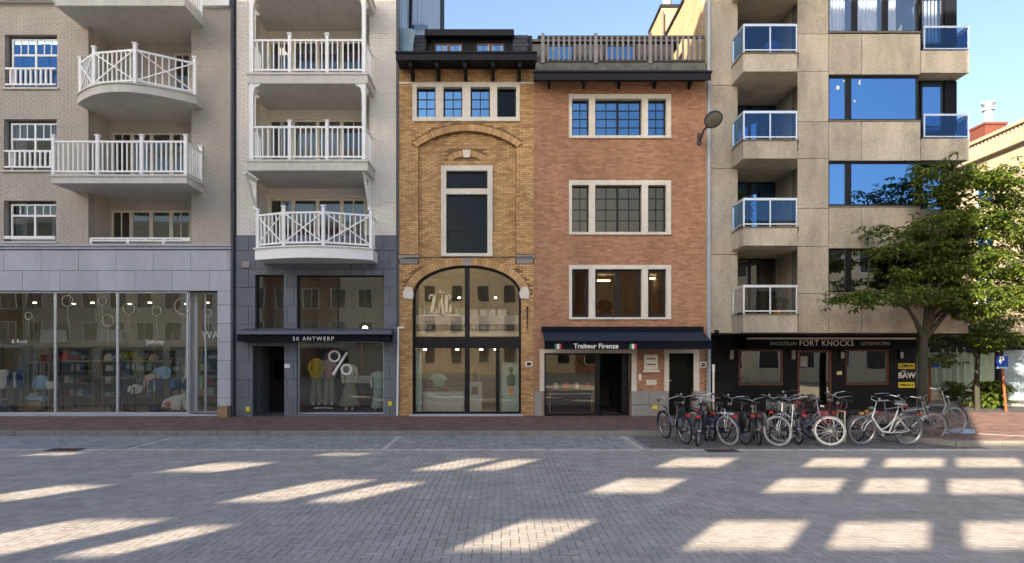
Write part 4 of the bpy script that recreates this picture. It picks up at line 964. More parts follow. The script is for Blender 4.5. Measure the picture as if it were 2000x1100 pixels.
# ---- the bar
YB = 21.9
hb = [R4(1443, 1530, 683, 753, YB), R4(1558, 1625, 684, 803, YB), R4(1652, 1737, 683, 752, YB)]
BXR = fx(1789, YB)
holed(E, EX0-.2, BXR, KZ-.05, ez+.05, YB, .25, hb, M['blackwall'], 'bar_wall')
MB().box(BXR-.25, BXR, YB+.25, 28, KZ-.05, ez).obj('bar_side_wall', M['blackwall'], E)
MB().box(EX0-.22, EX0+.03, 20.0, YB, KZ-.02, ez).obj('bar_pier', M['blackwall'], E)
for k, r in enumerate(hb):
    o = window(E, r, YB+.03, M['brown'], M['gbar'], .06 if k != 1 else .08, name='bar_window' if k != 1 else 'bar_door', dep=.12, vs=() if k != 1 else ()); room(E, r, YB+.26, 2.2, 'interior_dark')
MB().box(hb[1][0]+.1, hb[1][0]+.34, YB+.02, YB+.04, 1.6, 1.95).obj('menu_sheet', M['plinth'], E)
b = MB().box(fx(1455, 21.3), fx(1788, 21.3), 21.3, YB, fz(680, 21.3), fz(663, 21.3)).obj('sign_board', M['navy'], E)
MB().tube([(fx(1459, 21.2), 21.2, fz(661, 21.2)), (fx(1787, 21.2), 21.2, fz(661, 21.2))], .035, 8).obj('awning_roller', M['limestone'], E)
text('FORT KNOCKS', (fx(1614, 21.3), 21.29, fz(671, 21.3)), .27, b, M['text_white'], sx=.92, depth=.003, spacing=1.08)
text('SNOEZELEN', (fx(1530, 21.3), 21.29, fz(671.5, 21.3)), .16, b, M['text_dim'], depth=.003); text('UITERMATEN', (fx(1709, 21.3), 21.29, fz(671.5, 21.3)), .16, b, M['text_dim'], depth=.003)
for p in (1427, 1547, 1642, 1757):
    x = fx(p, YB); l = MB().box(x-.05, x+.05, YB-.12, YB-.003, fz(702, YB), fz(686, YB)).box(x-.07, x+.07, YB-.16, YB-.003, fz(686, YB), fz(684, YB)).obj('wall_lamp', M['black'] if p > 1600 else M['plinth'], E)
    MB().box(x-.055, x+.055, YB-.13, YB-.121, fz(700, YB), fz(688, YB)).obj('lamp_glass', M['plinth'], l)
MB().box(fx(1634, YB), fx(1643, YB), YB-.05, YB-.003, fz(732, YB), fz(725, YB)).obj('brass_plate', M['gold'], E)
def sgn(py0, py1, m, txt, tm, size, **k):
    o = MB().box(fx(1754, YB), fx(1785.5, YB), YB-.03, YB-.003, fz(py1, YB), fz(py0, YB)).obj('sign_panel', M[m], E)
    text(txt, ((fx(1754, YB)+fx(1785.5, YB))/2, YB-.035, (fz(py1, YB)+fz(py0, YB))/2), size, o, M[tm], depth=.002, **k)
sgn(710, 720.5, 'yellow', 'LEMON', 'black', .14, bold=.006); sgn(722, 745.5, 'black', 'BAW', 'text_white', .26, bold=.006); sgn(746.5, 757.5, 'yellow', 'WIELS & A', 'black', .1, bold=.004)
text('BEN', ((fx(1754, YB)+fx(1785, YB))/2-.1, YB-.036, fz(725.5, YB)), .09, E, M['text_white'], depth=.002)
MB().tube([(fx(1706, YB), YB-.06, fz(769, YB)), (fx(1733, YB), YB-.06, fz(768, YB))], .015, 6).obj('wall_bar', M['aluminium'], E)
MB().box(fx(1398, YB), fx(1430, YB), YB-.02, YB-.002, fz(775, YB), fz(745, YB)).obj('wall_hatch', M['black'], E)
# ================================================================ F: sunlit corner building across the side street
Fb = thing('apartment_building', 'sunlit cream building with balustraded parapet across the side street, behind the trees', 'building', (24, 30, 0))
X = 22.3; wz = [(3.6, 5.6), (6.3, 8.0), (8.9, 10.3)]
b = MB()
ysw = [26.3+3.1*k for k in range(9)]
segs = []; y = 24.8
for yy in ysw: segs.append((y, yy)); y = yy+1.2
segs.append((y, 60))
for a, c in segs: b.box(X, X+.4, a, c, 2.9, 11.05)
for yy in ysw:
    zz = 2.9
    for z0, z1 in wz: b.box(X, X+.4, yy, yy+1.2, zz, z0); zz = z1
    b.box(X, X+.4, yy, yy+1.2, zz, 11.05)
b.box(X, X+12, 24.4, 24.8, 2.9, 11.05).obj('wall', M['creamwall'], Fb)
for yy in ysw:
    for z0, z1 in wz:
        f = MB().box(X+.1, X+.18, yy, yy+.07, z0, z1).box(X+.1, X+.18, yy+1.13, yy+1.2, z0, z1).box(X+.1, X+.18, yy+.07, yy+1.13, z0, z0+.07).box(X+.1, X+.18, yy+.07, yy+1.13, z1-.07, z1).box(X+.1, X+.18, yy+.57, yy+.63, z0+.07, z1-.07).box(X-.06, X+.1, yy-.05, yy+1.25, z0-.08, z0-.003).obj('window', M['white'], Fb)
        MB().add([(X+.15, yy+.07, z0+.07), (X+.15, yy+1.13, z0+.07), (X+.15, yy+1.13, z1-.07), (X+.15, yy+.07, z1-.07)], [(3, 2, 1, 0)]).obj('pane', M['gblue2'], f)
        MB().box(X+.42, X+.46, yy-.1, yy+1.3, z0-.1, z1+.1).obj('room', M['interior'], Fb)
MB().box(X-.25, X+.5, 24.2, 60, 11.05, 11.2).box(X-.12, X+.5, 24.3, 60, 11.203, 11.3).obj('cornice', M['creamwall'], Fb)
MB().box(X-.1, X+.2, 24.3, 60, 11.3, 11.45).box(X-.12, X+.22, 24.28, 60, 11.9, 12.05).obj('parapet', M['creamwall'], Fb)
for k in range(110):
    ubox('baluster', M['creamwall'], Fb, X-.02, X+.12, 24.5+k*.22, 24.5+k*.22+.11, 11.45, 11.9)
MB().box(X+.14, X+.19, 24.3, 60, 11.45, 11.9).obj('parapet_back', M['creamwall'], Fb)
MB().box(X+.4, X+12, 24.8, 60, 10.9, 11.3).obj('roof', M['tile'], Fb)
MB().box(X+.2, X+3, 26.3, 27.8, 11.3, 13.2).obj('stair_tower', M['creamwall'], Fb)
cm = MB().box(25.0, 26.1, 33.5, 34.6, 11.3, 13.9).box(24.95, 26.15, 33.45, 34.65, 13.9, 14.02).obj('chimney', M['chimneybrick'], Fb)
MB().lathe([(.3, 0), (.22, .1), (.2, .75), (.3, .8), (.3, .9), (.16, .95), (.34, 1.15), (.3, 1.22)], (25.55, 34, 14.0), 14).obj('flue', M['aluminium'], cm)
# ground floor shop running across, in front of it
MB().box(15.6, X+14, 26.0, 26.3, 2.75, 3.6).box(15.6, X+14, 26.3, 30, 3.3, 3.6).obj('canopy', M['creamwall'], Fb)
MB().box(15.6, X+14, 27.2, 27.35, 2.1, 2.9).obj('fascia', M['black'], Fb)
shop = MB().box(15.6, X+14, 29, 29.2, 0, 3.3).obj('shop_back', M['interior_dark'], Fb)
MB().box(17.5, 20.6, 27.1, 27.3, .1, .62).obj('low_wall', M['plinth'], Fb)
for k in range(26):
    for j in range(3): MB().box(17.5+k*.119+(.05 if j == 1 else 0), 17.5+k*.119+.105+(.05 if j == 1 else 0), 27.06, 27.1, .12+j*.165, .27+j*.165).obj('rubble_stone', M['limestone'], Fb)
curtain(Fb, 17.4, 20.8, .62, 2.3, 27.25, 'greencurtain', .08, .3)
for a, c in ((21.0, 21.9), (22.9, 23.6)): MB().box(a, c, 27.15, 27.2, .1, 2.2).obj('shop_panel', M['gdarkpanel'], Fb)
for x in (15.9, 17.2, 20.9, 22.6, 23.8, 24.9): ubox('pillar', M['black'], Fb, x-.1, x+.1, 27.1, 27.35, .1, 3.0)
ubox('orange_post', M['orange'], Fb, 16.45, 16.62, 26.4, 26.6, .75, 2.1); MB().box(16.35, 16.8, 26.4, 26.8, .1, .75).obj('stone_pier', M['plinth'], Fb)
MB().box(24.1, 26, 26.6, 26.9, .1, .6).obj('wooden_bench', M['orange'], Fb)
# ================================================================ street lamp on the red house
X, Y, Z = fx(1393, 18.7), 18.7, fz(233, 18.7)
sl_ = thing('street_lamp', 'grey disc street lamp on a curved arm on the brick house by the downpipe', 'street lamp', (fx(1364), 19.95, fz(282)))
MB().box(fx(1361.5), fx(1367), 19.9, 19.985, fz(284), fz(262)).obj('wall_plate', M['darkpipe'], sl_)
MB().tube([(fx(1364), 19.93, fz(278)), (fx(1366), 19.7, fz(268)), (fx(1374, 19.3), 19.3, fz(255, 19.3)), (X-.1, Y+.15, Z-.13)], .035).obj('arm', M['darkpipe'], sl_)
n_ = Vector((.05, -.62, -.62)).normalized(); q = n_.to_track_quat('Z', 'Y')
def disc(name, prof, m):
    b = MB().lathe(prof, (0, 0, 0), 24); b.v = [tuple(q @ Vector(v)+Vector((X, Y, Z))) for v in b.v]; return b.obj(name, m, sl_)
hd = disc('lamp_head', [(.02, -.13), (.14, -.11), (.24, -.04), (.27, 0), (.27, .03), (.245, .035)], M['darkpipe'])
disc('lamp_glass', [(.235, .03), (.2, .045), (.1, .06), (.01, .065)], M['lampglass'])
# ================================================================ bicycles
def circ(cx, cy, cz, r, n=28, a0=0, a1=2*math.pi, plane='xz'):
    return [(cx+r*math.cos(a0+(a1-a0)*k/n), cy, cz+r*math.sin(a0+(a1-a0)*k/n)) for k in range(n+(0 if abs(a1-a0-2*math.pi) < 1e-6 else 1))]
def bicycle(px, py, head, frame, tyre, label, step=True, steer=0, lean=5, basket=None, saddle='k_black', bars='k_silver', rack='k_black', z=0, bag=None, spoke='k_silver', toptube=False, lamp='k_red', stand=True, high=0, by='rear', guard='k_black'):
    Yw = (2-z)*F/(py-693); Xw = fx(px, Yw); h = R(head)
    if by == 'front': Xw -= 1.07*math.cos(h); Yw -= 1.07*math.sin(h)
    t = thing('bicycle', label, 'bicycle', (0, 0, 0), 'bicycles parked in the row along the pavement')
    fm, tm = M[frame], M[tyre]; rw = .35; wb = 1.07; Rr = rw-.022
    # rear wheel
    def wheel(cx, st=0):
        w = MB().tube(circ(cx, 0, rw, Rr), .023, 7, True)
        o = w.obj('wheel', tm, t)
        MB().tube(circ(cx, 0, rw, Rr-.03), .011, 5, True).tube([(cx, -.045, rw), (cx, .045, rw)], .022, 8).obj('rim', M[spoke], o)
        sp = MB()
        for k in range(16):
            a = 2*math.pi*k/16; sp.bar((cx, .02*(-1)**k, rw), (cx+(Rr-.03)*math.cos(a), 0, rw+(Rr-.03)*math.sin(a)), .0035)
        s = sp.obj('spokes', M[spoke], o); s['kind'] = 'stuff'
        return o
    wheel(0)
    hx, hz = .80, .86+high                              # head tube top
    ax = Vector((wb-hx-.055, 0, rw-hz)).normalized()
    def rotf(b):                                   # steer the fork assembly about the head tube
        if steer:
            from mathutils import Matrix
            m = Matrix.Rotation(R(steer), 4, Vector((hx, 0, hz))-Vector((wb-.055, 0, rw)))
            c = Vector((hx, 0, hz)); b.v = [tuple(m @ (Vector(v)-c)+c) for v in b.v]
        return b
    w = rotf(MB().tube(circ(wb, 0, rw, Rr), .023, 7, True)); wo = w.obj('wheel', tm, t)
    rotf(MB().tube(circ(wb, 0, rw, Rr-.03), .011, 5, True).tube([(wb, -.045, rw), (wb, .045, rw)], .022, 8)).obj('rim', M[spoke], wo)
    sp = MB()
    for k in range(16):
        a = 2*math.pi*k/16; sp.bar((wb, .02*(-1)**k, rw), (wb+(Rr-.03)*math.cos(a), 0, rw+(Rr-.03)*math.sin(a)), .0035)
    s = rotf(sp).obj('spokes', M[spoke], wo); s['kind'] = 'stuff'
    bb = (.44, 0, .29); st = (.27, 0, .80); ht, hb_ = (hx, 0, hz-.04), (hx+.05, 0, hz-.24)
    f = MB().tube([bb, st], .017).tube([ht, hb_], .021)
    if toptube: f.tube([(hx+.01, 0, hz-.07), (.3, 0, .74)], .016).tube([hb_, bb], .02)
    elif step == 'low': f.tube([hb_, (.72, 0, .45), (.6, 0, .32), bb], .024).tube([(.34, 0, .6), (.5, 0, .42), (.62, 0, .36)], .012)
    else: f.tube([hb_, bb], .019).tube([(hx+.03, 0, hz-.13), (.6, 0, .52), (.36, 0, .52)], .015)
    for s in (-1, 1): f.tube([bb, (.2, s*.05, .3), (0, s*.06, rw)], .009).tube([(.3, s*.015, .7), (0, s*.06, rw)], .008)
    f.obj('frame', fm, t)
    fk = MB()
    for s in (-1, 1): fk.tube([(hb_[0], 0, hb_[2]), (hb_[0]+.02, s*.05, hb_[2]-.05), (wb-.06, s*.055, rw+.15), (wb, s*.055, rw)], .011)
    rotf(fk).obj('fork', fm, t)
    hbm = MB().tube([(hx, 0, hz-.04), (hx-.03, 0, hz+.12)], .013)
    hbm.tube([(hx-.22, -.3, hz+.17), (hx-.1, -.27, hz+.2), (hx+.02, -.12, hz+.16), (hx-.03, 0, hz+.12), (hx+.02, .12, hz+.16), (hx-.1, .27, hz+.2), (hx-.22, .3, hz+.17)], .011)
    ho = rotf(hbm).obj('handlebar', M[bars], t)
    for s in (-1, 1): rotf(MB().tube([(hx-.26, s*.31, hz+.165), (hx-.13, s*.28, hz+.19)], .018)).obj('grip', M['k_rubber'], ho)
    rotf(MB().ball((hx-.02, .1, hz+.2), .028)).obj('bell', M['k_silver'], ho)
    rotf(MB().tube([(hx+.05, 0, hz-.02), (hx+.13, 0, hz-.03)], [.03, .042], 10)).obj('headlight', M['k_silver'], ho)
    sz = .96
    so_ = MB().tube([st, (.25, 0, sz-.03)], .013); po = so_.obj('seat_post', M['k_silver'], t)
    b = MB().loft([(.2, 0, sz-.03, .03, .03), (.2, 0, sz-.02, .13, .10), (.21, 0, sz+.01, .15, .105), (.22, 0, sz+.03, .13, .085), (.22, 0, sz+.035, .05, .03)], 14)
    b.v = [(x, y*(1 if x < .2 else max(.28, 1-(x-.2)*6)), zz) for x, y, zz in b.v]; b.obj('saddle', M[saddle], t)
    # mudguards, rack, chain case, crank
    mg = MB(); 
    P = circ(0, 0, rw, rw+.022, 16, R(-10), R(195)); vs = []
    for p in P: vs += [(p[0], -.028, p[2]), (p[0], .028, p[2])]
    mg.add(vs, [(2*k, 2*k+1, 2*k+3, 2*k+2) for k in range(len(P)-1)]).obj('mudguard', M[guard], t)
    P = circ(wb, 0, rw, rw+.022, 12, R(-5), R(150)); vs = []
    for p in P: vs += [(p[0], -.028, p[2]), (p[0], .028, p[2])]
    rotf(MB().add(vs, [(2*k, 2*k+1, 2*k+3, 2*k+2) for k in range(len(P)-1)])).obj('mudguard', M[guard], t)
    rk = MB(); zr = .76
    for s in (-1, 1): rk.tube([(.22, s*.06, zr), (-.2, s*.06, zr), (-.25, 0, zr)], .007, 6).tube([(-.14, s*.06, zr), (-.0, s*.065, rw)], .006, 6)
    for x in (-.15, 0, .12): rk.tube([(x, -.06, zr), (x, .06, zr)], .006, 6)
    rk.obj('rear_rack', M[rack], t)
    MB().box(-.285, -.25, -.045, .045, .68, .73).obj('rear_light', M[lamp], t)
    MB().hprism([(0, 0)]*3, 0, 0)
    MB().prism([(-.04, rw+.05), (.46, .38), (.52, .29), (.46, .2), (-.04, rw-.05), (-.08, rw)], -.075, -.055).obj('chain_case', M['k_black'], t)
    cr = MB().tube([(bb[0], -.1, bb[2]), (bb[0], .1, bb[2])], .014).tube([(bb[0], -.1, bb[2]), (bb[0]+.11, -.11, bb[2]-.12)], .01).tube([(bb[0], .1, bb[2]), (bb[0]-.11, .11, bb[2]+.12)], .01)
    co_ = cr.obj('crank', M['k_silver'], t)
    for s in (-1, 1): MB().box(bb[0]-s*.11-.04, bb[0]-s*.11+.04, min(s*.1, s*.19), max(s*.1, s*.19), bb[2]+s*.12-.012, bb[2]+s*.12+.012).obj('pedal', M['k_rubber'], co_)
    if stand: MB().tube([(.33, .03, .28), (.28, .17, .03-.0)], .009, 6).obj('kickstand', M['k_black'], t)
    if basket:
        bm_ = MB(); x0 = hx+.08; zb = hz-.02
        for k in range(5):
            zz = zb-.16+k*.055; g_ = .82+.045*k
            bm_.tube([(x0, -.17*g_, zz), (x0+.28*g_, -.17*g_, zz), (x0+.28*g_, .17*g_, zz), (x0, .17*g_, zz)], .008, 5, True)
        for k in range(7):
            for s in (-1, 1): bm_.bar((x0+.04*k*.9, s*.14, zb-.16), (x0+.046*k*.95, s*.17, zb+.06), .006)
        for k in range(8): bm_.bar((x0+.23, -.14+.04*k, zb-.16), (x0+.28, -.17+.048*k, zb+.06), .006)
        bm_.box(x0, x0+.24, -.14, .14, zb-.17, zb-.155)
        rotf(bm_).obj('basket', M[basket], t)
    if bag:
        for s in (-1, 1):
            MB().loft([(-.05, s*.12, .42, .12, .04), (-.05, s*.13, .46, .15, .055), (-.05, s*.13, .68, .16, .06), (-.05, s*.11, .74, .14, .04)], 10).obj('pannier', M[bag], t)
    t.scale = (.95, .95, .95); t.location = (Xw, Yw, z); t.rotation_euler = (R(lean), 0, h)
    return t
BK = [
 dict(px=1340, py=868, head=101, frame='k_grey', tyre='k_rubber', spoke='k_silver', label='leftmost bicycle of the row, grey step-through with swept silver bars', lean=-7, bars='k_silver', bag=None),
 dict(px=1363, py=872, head=62, frame='k_black', tyre='k_rubber', label='black bicycle with wicker front basket before the delicatessen door', basket='k_wicker', lean=5, rack='k_black', high=.06),
 dict(px=1352, py=856, head=93, frame='k_navy', tyre='k_rubber', label='dark blue bicycle with plain black saddle tucked between the two leftmost ones', lean=4),
 dict(px=1424, py=870, head=115, frame='k_navy', tyre='k_whitetyre', label='navy bicycle with broad white tyres beside the thin white pole', lean=-8, bars='k_white', guard='k_navy', rack='k_white', high=.08),
 dict(px=1455, py=869, head=97, frame='k_black', tyre='k_rubber', label='black bicycle with red rear light just right of the white tyred one', lean=4, bag='k_black', high=.05),
 dict(px=1484, py=869, head=76, frame='k_beige', tyre='k_rubber', label='black and beige bicycle with grey panniers left of the big silver wheel', lean=-4, bag='k_grey', lamp='k_darkred'),
 dict(px=1521, py=872, head=222, frame='k_silver', tyre='k_whitetyre', label='silver and white town bicycle turning its front wheel side-on to the road', by='front', steer=-38, lean=4, high=.16, basket=None, guard='k_silver', bars='k_black'),
 dict(px=1559, py=868, head=84, frame='k_black', tyre='k_rubber', label='black bicycle with red saddle cover and orange reflector, below the bar door', lean=3, saddle='k_darkred', basket='k_beige'),
 dict(px=1588, py=858, head=104, frame='k_grey', tyre='k_rubber', label='grey bicycle standing well back, between two side-on white wheels', lean=-5),
 dict(px=1625, py=872, head=-42, frame='k_grey', tyre='k_whitetyre', label='grey bicycle with thin white front tyre facing the road under the bar door', by='front', steer=24, lean=-4, bars='k_silver', guard='k_silver', high=.07),
 dict(px=1772, py=869, head=180, frame='k_white', tyre='k_grey', label='white low step-through bicycle seen fully from the side, left of the tree', step='low', steer=6, lean=-5, saddle='k_grey', high=.04, spoke='k_silver', guard='k_grey', bars='k_silver'),
 dict(px=1640, py=857, head=70, frame='k_darkred', tyre='k_rubber', label='dark red bicycle half hidden behind the thin white wheel', lean=5),
 dict(px=1708, py=857, head=14, frame='k_silver', tyre='k_whitetyre', label='silver bicycle with orange fork behind the white low step-through one', lean=3, saddle='k_black', toptube=True, guard='k_silver', lamp='k_orange'),
 dict(px=1738, py=862, head=2, frame='k_silver', tyre='k_grey', label='silver bicycle with brown seat post box standing in front of the tree trunk', z=0, lean=3, toptube=True, saddle='k_grey', guard='k_silver', stand=False),
 dict(px=1790, py=850, head=8, frame='k_grey', tyre='k_grey', label='rightmost bicycle, silver grey, up on the pavement right of the tree', z=.11, lean=-4, step='low', guard='k_silver', high=.1),
 dict(px=1392, py=861, head=84, frame='k_grey', tyre='k_rubber', label='plain grey bicycle with beige saddle between the basket bicycle and the white tyred one', lean=-4, saddle='k_beige'),
 dict(px=1503, py=859, head=66, frame='k_green', tyre='k_rubber', label='dark green bicycle with wire basket directly behind the side-on silver front wheel', lean=4, basket='k_grey', bag='k_black'),
 dict(px=1672, py=862, head=98, frame='k_black', tyre='k_rubber', label='black bicycle with tall bars in the gap before the white low step-through one', lean=-4, high=.1, lamp='k_orange'),
 dict(px=1606, py=861, head=118, frame='k_navy', tyre='k_grey', label='navy bicycle with red pannier behind the thin white tyred front wheel', lean=5, bag='k_darkred'),
]
for b_ in BK: bicycle(**b_)
# racks: leaning steel posts that hold the front wheels
for px, py, lb in ((1415, 858, 'leaning steel cycle stand post behind the white tyred bicycle'), (1534, 864, 'upright steel cycle stand post beside the big white wheel'), (1650, 866, 'yellowish cycle stand post seen through the thin white wheel'), (1800, 856, 'low bent steel cycle stand at the right end of the row')):
    z = .0; Y = 2*F/(py-693); x = fx(px, Y)
    t = thing('cycle_stand', lb, 'cycle stand', (x, Y, z), 'steel stands in the bicycle row')
    MB().tube([(x, Y, 0), (x, Y, .62), (x+.03, Y+.05, .7), (x+.06, Y+.4, .7), (x+.06, Y+.45, .6), (x+.06, Y+.45, 0)], .02).obj('hoop', M['k_silver'] if px != 1650 else M['k_beige'], t)
    MB().box(x-.06, x+.12, Y-.06, Y+.55, 0, .012).obj('foot_plate', M['k_grey'], t)
# curved bench-like rack on the build-out
t = thing('cycle_rack', 'grey steel rack with bent end hoop on the red pavement right of the bicycles', 'cycle rack', (fx(1885, 15), 15, KZ))
xa, ya = fx(1862, 15.6), 15.6
MB().tube([(xa-.15, ya, KZ+.9), (xa-.05, ya, KZ+.55), (xa+.18, ya, KZ+.3), (xa+.42, ya, KZ+.27)], .02).tube([(xa+.42, ya, KZ+.27), (xa+.43, ya, KZ)], .02).obj('hoop', M['k_grey'], t)
MB().add([(xa-.25, ya-.05, KZ), (xa+.5, ya-.05, KZ), (xa+.5, ya+.1, KZ), (xa-.25, ya+.1, KZ), (xa, ya, KZ+.12), (xa+.5, ya, KZ+.1)], [(0, 1, 5, 4), (1, 2, 5), (2, 3, 4, 5), (3, 0, 4)]).obj('ramp', M['k_silver'], t)
MB().tube([(xa+.45, ya-.2, KZ+.01), (xa+1.3, ya-.7, KZ+.01)], .006).obj('ground_rail', M['k_silver'], t)
# slim white pole between the two shops
t = thing('pole', 'slim cream pole with a thicker cap standing between the delicatessen door and the black bar', 'pole', (fx(1393, 18.6), 18.6, KZ))
x = fx(1393.5, 18.6)
MB().tube([(x, 18.6, KZ), (x, 18.6, fz(720, 18.6))], .032).obj('shaft', M['limestone'], t); MB().tube([(x, 18.6, fz(726, 18.6)), (x, 18.6, fz(712, 18.6))], .042).obj('cap', M['limestone'], t)
# stone block by the left drainpipe
t = MB().box(fx(430, 19.8), fx(449, 19.8), 19.6, 19.9, KZ, KZ+.33).top('stone_block', M['k_wood'], 'brown block standing at the foot of the pale stone pier beside the drainpipe', 'block')
# surface box above the bar at left
MB().tube([(fx(1396), 19.97, fz(648)), (fx(1401), 19.9, fz(648))], .06).obj('junction_box', M['black'], E)
# ================================================================ trees and plants
def leaves_mesh(name, P, m, L=.17, W=.07, n=5, droop=.35, off=None):
    P = np.asarray(P); k = len(P); r = RNG
    az0 = r.uniform(0, 2*np.pi, k); size = r.uniform(.75, 1.25, k)
    V = []; 
    for j in range(n):
        a = az0+2*np.pi*j/n+r.uniform(-.2, .2, k); dr = droop+r.uniform(-.5, .5, k); l = L*size*r.uniform(.8, 1.1, k); w_ = W*size
        d = np.stack([np.cos(a), np.sin(a), -dr], 1); d /= np.linalg.norm(d, axis=1)[:, None]
        s = np.stack([-np.sin(a), np.cos(a), r.uniform(-.5, .5, k)], 1)
        b0 = P+d*.02; mid = P+d*(l*.6)[:, None]+np.array([0, 0, .012]); tip = P+d*l[:, None]-np.array([0, 0, .03])
        V.append(np.stack([b0, mid-s*w_[:, None]*.5, tip, mid+s*w_[:, None]*.5], 1))
    V = np.concatenate(V).reshape(-1, 3); nf = len(V)//4
    if off is not None: V = V-np.array(off)
    me = bpy.data.meshes.new(name); me.vertices.add(len(V)); me.vertices.foreach_set('co', V.reshape(-1)); me.loops.add(nf*4); me.loops.foreach_set('vertex_index', np.arange(nf*4))
    me.polygons.add(nf); me.polygons.foreach_set('loop_start', np.arange(nf)*4); me.update(calc_edges=True); me.materials.append(m); me.shade_flat(); return me
def tree(label, base, fork, r0, blobs, tips, per, leaf='leaf', L=.17, W=.07, spread=.42, limbs=6, name='street_tree'):
    bx_, by_, bz_ = base; t = thing(name, label, 'tree', base)
    MB().tube([(bx_, by_, bz_-.05), (bx_+.01, by_, bz_+.15), (bx_-.02, by_, bz_+fork*.5), (bx_+.02, by_, bz_+fork)], [r0*1.25, r0*1.02, r0*.92, r0*.82], 12).obj('trunk', M['bark'], t)
    top = Vector((bx_+.02, by_, bz_+fork)); T = []
    vol = np.array([b[3]*b[4]*b[5] for b in blobs]); pr = vol/vol.sum()
    for _ in range(tips):
        b = blobs[RNG.choice(len(blobs), p=pr)]
        v = RNG.normal(size=3); v /= np.linalg.norm(v); q = RNG.uniform(.35, 1)**.5
        T.append(Vector((b[0]+v[0]*b[3]*q, b[1]+v[1]*b[4]*q, b[2]+v[2]*b[5]*q)))
    lb = MB(); L1 = []
    for k in range(limbs):
        g = [p for i, p in enumerate(T) if i % limbs == k]; cen = blobs[k % len(blobs)]
        c = Vector(cen[:3])+Vector((random.uniform(-.5, .5), random.uniform(-.4, .4), random.uniform(-.5, .3)))
        m1 = top.lerp(c, .4)+Vector((random.uniform(-.15, .15), random.uniform(-.15, .15), .25)); pts = [top-Vector((0, 0, .15)), top.lerp(m1, .5)+Vector((0, 0, .05)), m1, m1.lerp(c, .6), c]
        lb.tube(pts, [r0*.6, r0*.5, r0*.36, r0*.24, r0*.1], 7); L1.append(pts)
    allp = [(p, i) for l in L1 for i, p in enumerate(l) if i >= 1]
    for l in L1:
        for a, b in zip(l[1:-1], l[2:]): allp.append((a.lerp(b, .5), 2))
    P = []
    for q in T:
        cand = min(allp, key=lambda a: (a[0]-q).length+(.6 if a[0].z > q.z else 0))[0]
        mid = cand.lerp(q, .55)+Vector((random.uniform(-.12, .12), random.uniform(-.12, .12), .1+random.random()*.1))
        lb.tube([cand, mid, q], [.024, .014, .006], 5)
        for _ in range(per):
            s = RNG.normal(size=3)*np.array([spread, spread, spread*.42])*.6
            P.append((q.x+s[0], q.y+s[1], q.z+s[2]))
        for _ in range(per//5):
            u = random.random(); p = cand.lerp(q, .4+.6*u); P.append((p.x+random.gauss(0, .12), p.y+random.gauss(0, .12), p.z+random.gauss(0, .08)))
    lb.obj('branches', M['bark'], t)
    o = lnk('crown', leaves_mesh('crown', P, M[leaf], L, W, off=base), t); return t
tx, ty = fx(1803, 19.0), 19.0
def bl(px, py, Y, rx, ry, rz): return (fx(px, Y), Y, fz(py, Y), rx, ry, rz)
tree('chestnut-like street tree with dark green crown on the pavement at the black bar\'s right corner', (tx, ty, KZ), 2.45, .13,
     [bl(1850, 350, 19, 1.0, 1.1, .75), bl(1930, 390, 19, 1.25, 1.2, .9), bl(1780, 450, 18.7, 1.3, 1.3, .75), bl(1890, 470, 19, 1.6, 1.4, 1.0), bl(1730, 575, 18.4, 1.25, 1.0, .45),
      bl(1820, 560, 18.6, 1.3, 1.4, .65), bl(1930, 570, 19, 1.4, 1.3, .85), bl(1985, 480, 19.2, 1.3, 1.2, 1.2), bl(1885, 310, 19, .6, .6, .35), bl(1700, 480, 18.5, .45, .5, .25)],
     112, 31, limbs=9, L=.19, W=.075, spread=.46)
tree('younger yellow-green tree with thin trunk behind the big street tree, at the side street', (fx(1909, 23.4), 23.4, 0), 2.0, .09,
     [bl(1880, 660, 23.2, 1.5, 1.0, .6), bl(1940, 640, 23.4, 1.3, 1.0, .8), bl(1850, 700, 23, .8, .7, .35), bl(1985, 600, 23.6, 1.3, 1.0, 1.1)], 30, 22, 'leaf2', limbs=5, L=.2, W=.08, spread=.4)
def bush(label, x, y, z, r, h, n, leaf='leaf2', pot=None, kind='shrub', L=.14):
    t = thing(kind, label, 'plant', (x, y, z)); st = MB()
    P = []
    for k in range(n):
        a = random.uniform(0, 6.28); rr = r*math.sqrt(random.random()); hh = h*random.uniform(.45, 1)
        q = (x+rr*math.cos(a), y+rr*math.sin(a), z+hh); st.tube([(x+rr*.15*math.cos(a), y+rr*.15*math.sin(a), z), (x+rr*.7*math.cos(a), y+rr*.7*math.sin(a), z+hh*.6), q], [.01, .007, .004], 4)
        for _ in range(9): P.append((q[0]+random.gauss(0, r*.22), q[1]+random.gauss(0, r*.22), q[2]-abs(random.gauss(0, h*.25))))
    st.obj('stems', M['bark'], t); lnk('foliage', leaves_mesh('foliage', P, M[leaf], L, L*.35, off=(x, y, z)), t)
    if pot: MB().lathe([(pot*.7, 0), (pot, .35), (pot*1.05, .36), (pot*.9, .34)], (x, y, z-.0), 12).obj('pot', M['k_orange'], t)
bush('spiky green plant in front of the grey shop panel, right of the young tree trunk', fx(1925, 24.6), 24.6, 0, .5, 1.1, 26, 'leaf', kind='yucca_plant', L=.35)
bush('yellow-green shrub by the low rubble wall of the corner shop', fx(1885, 26), 26.6, .1, .35, .9, 20)
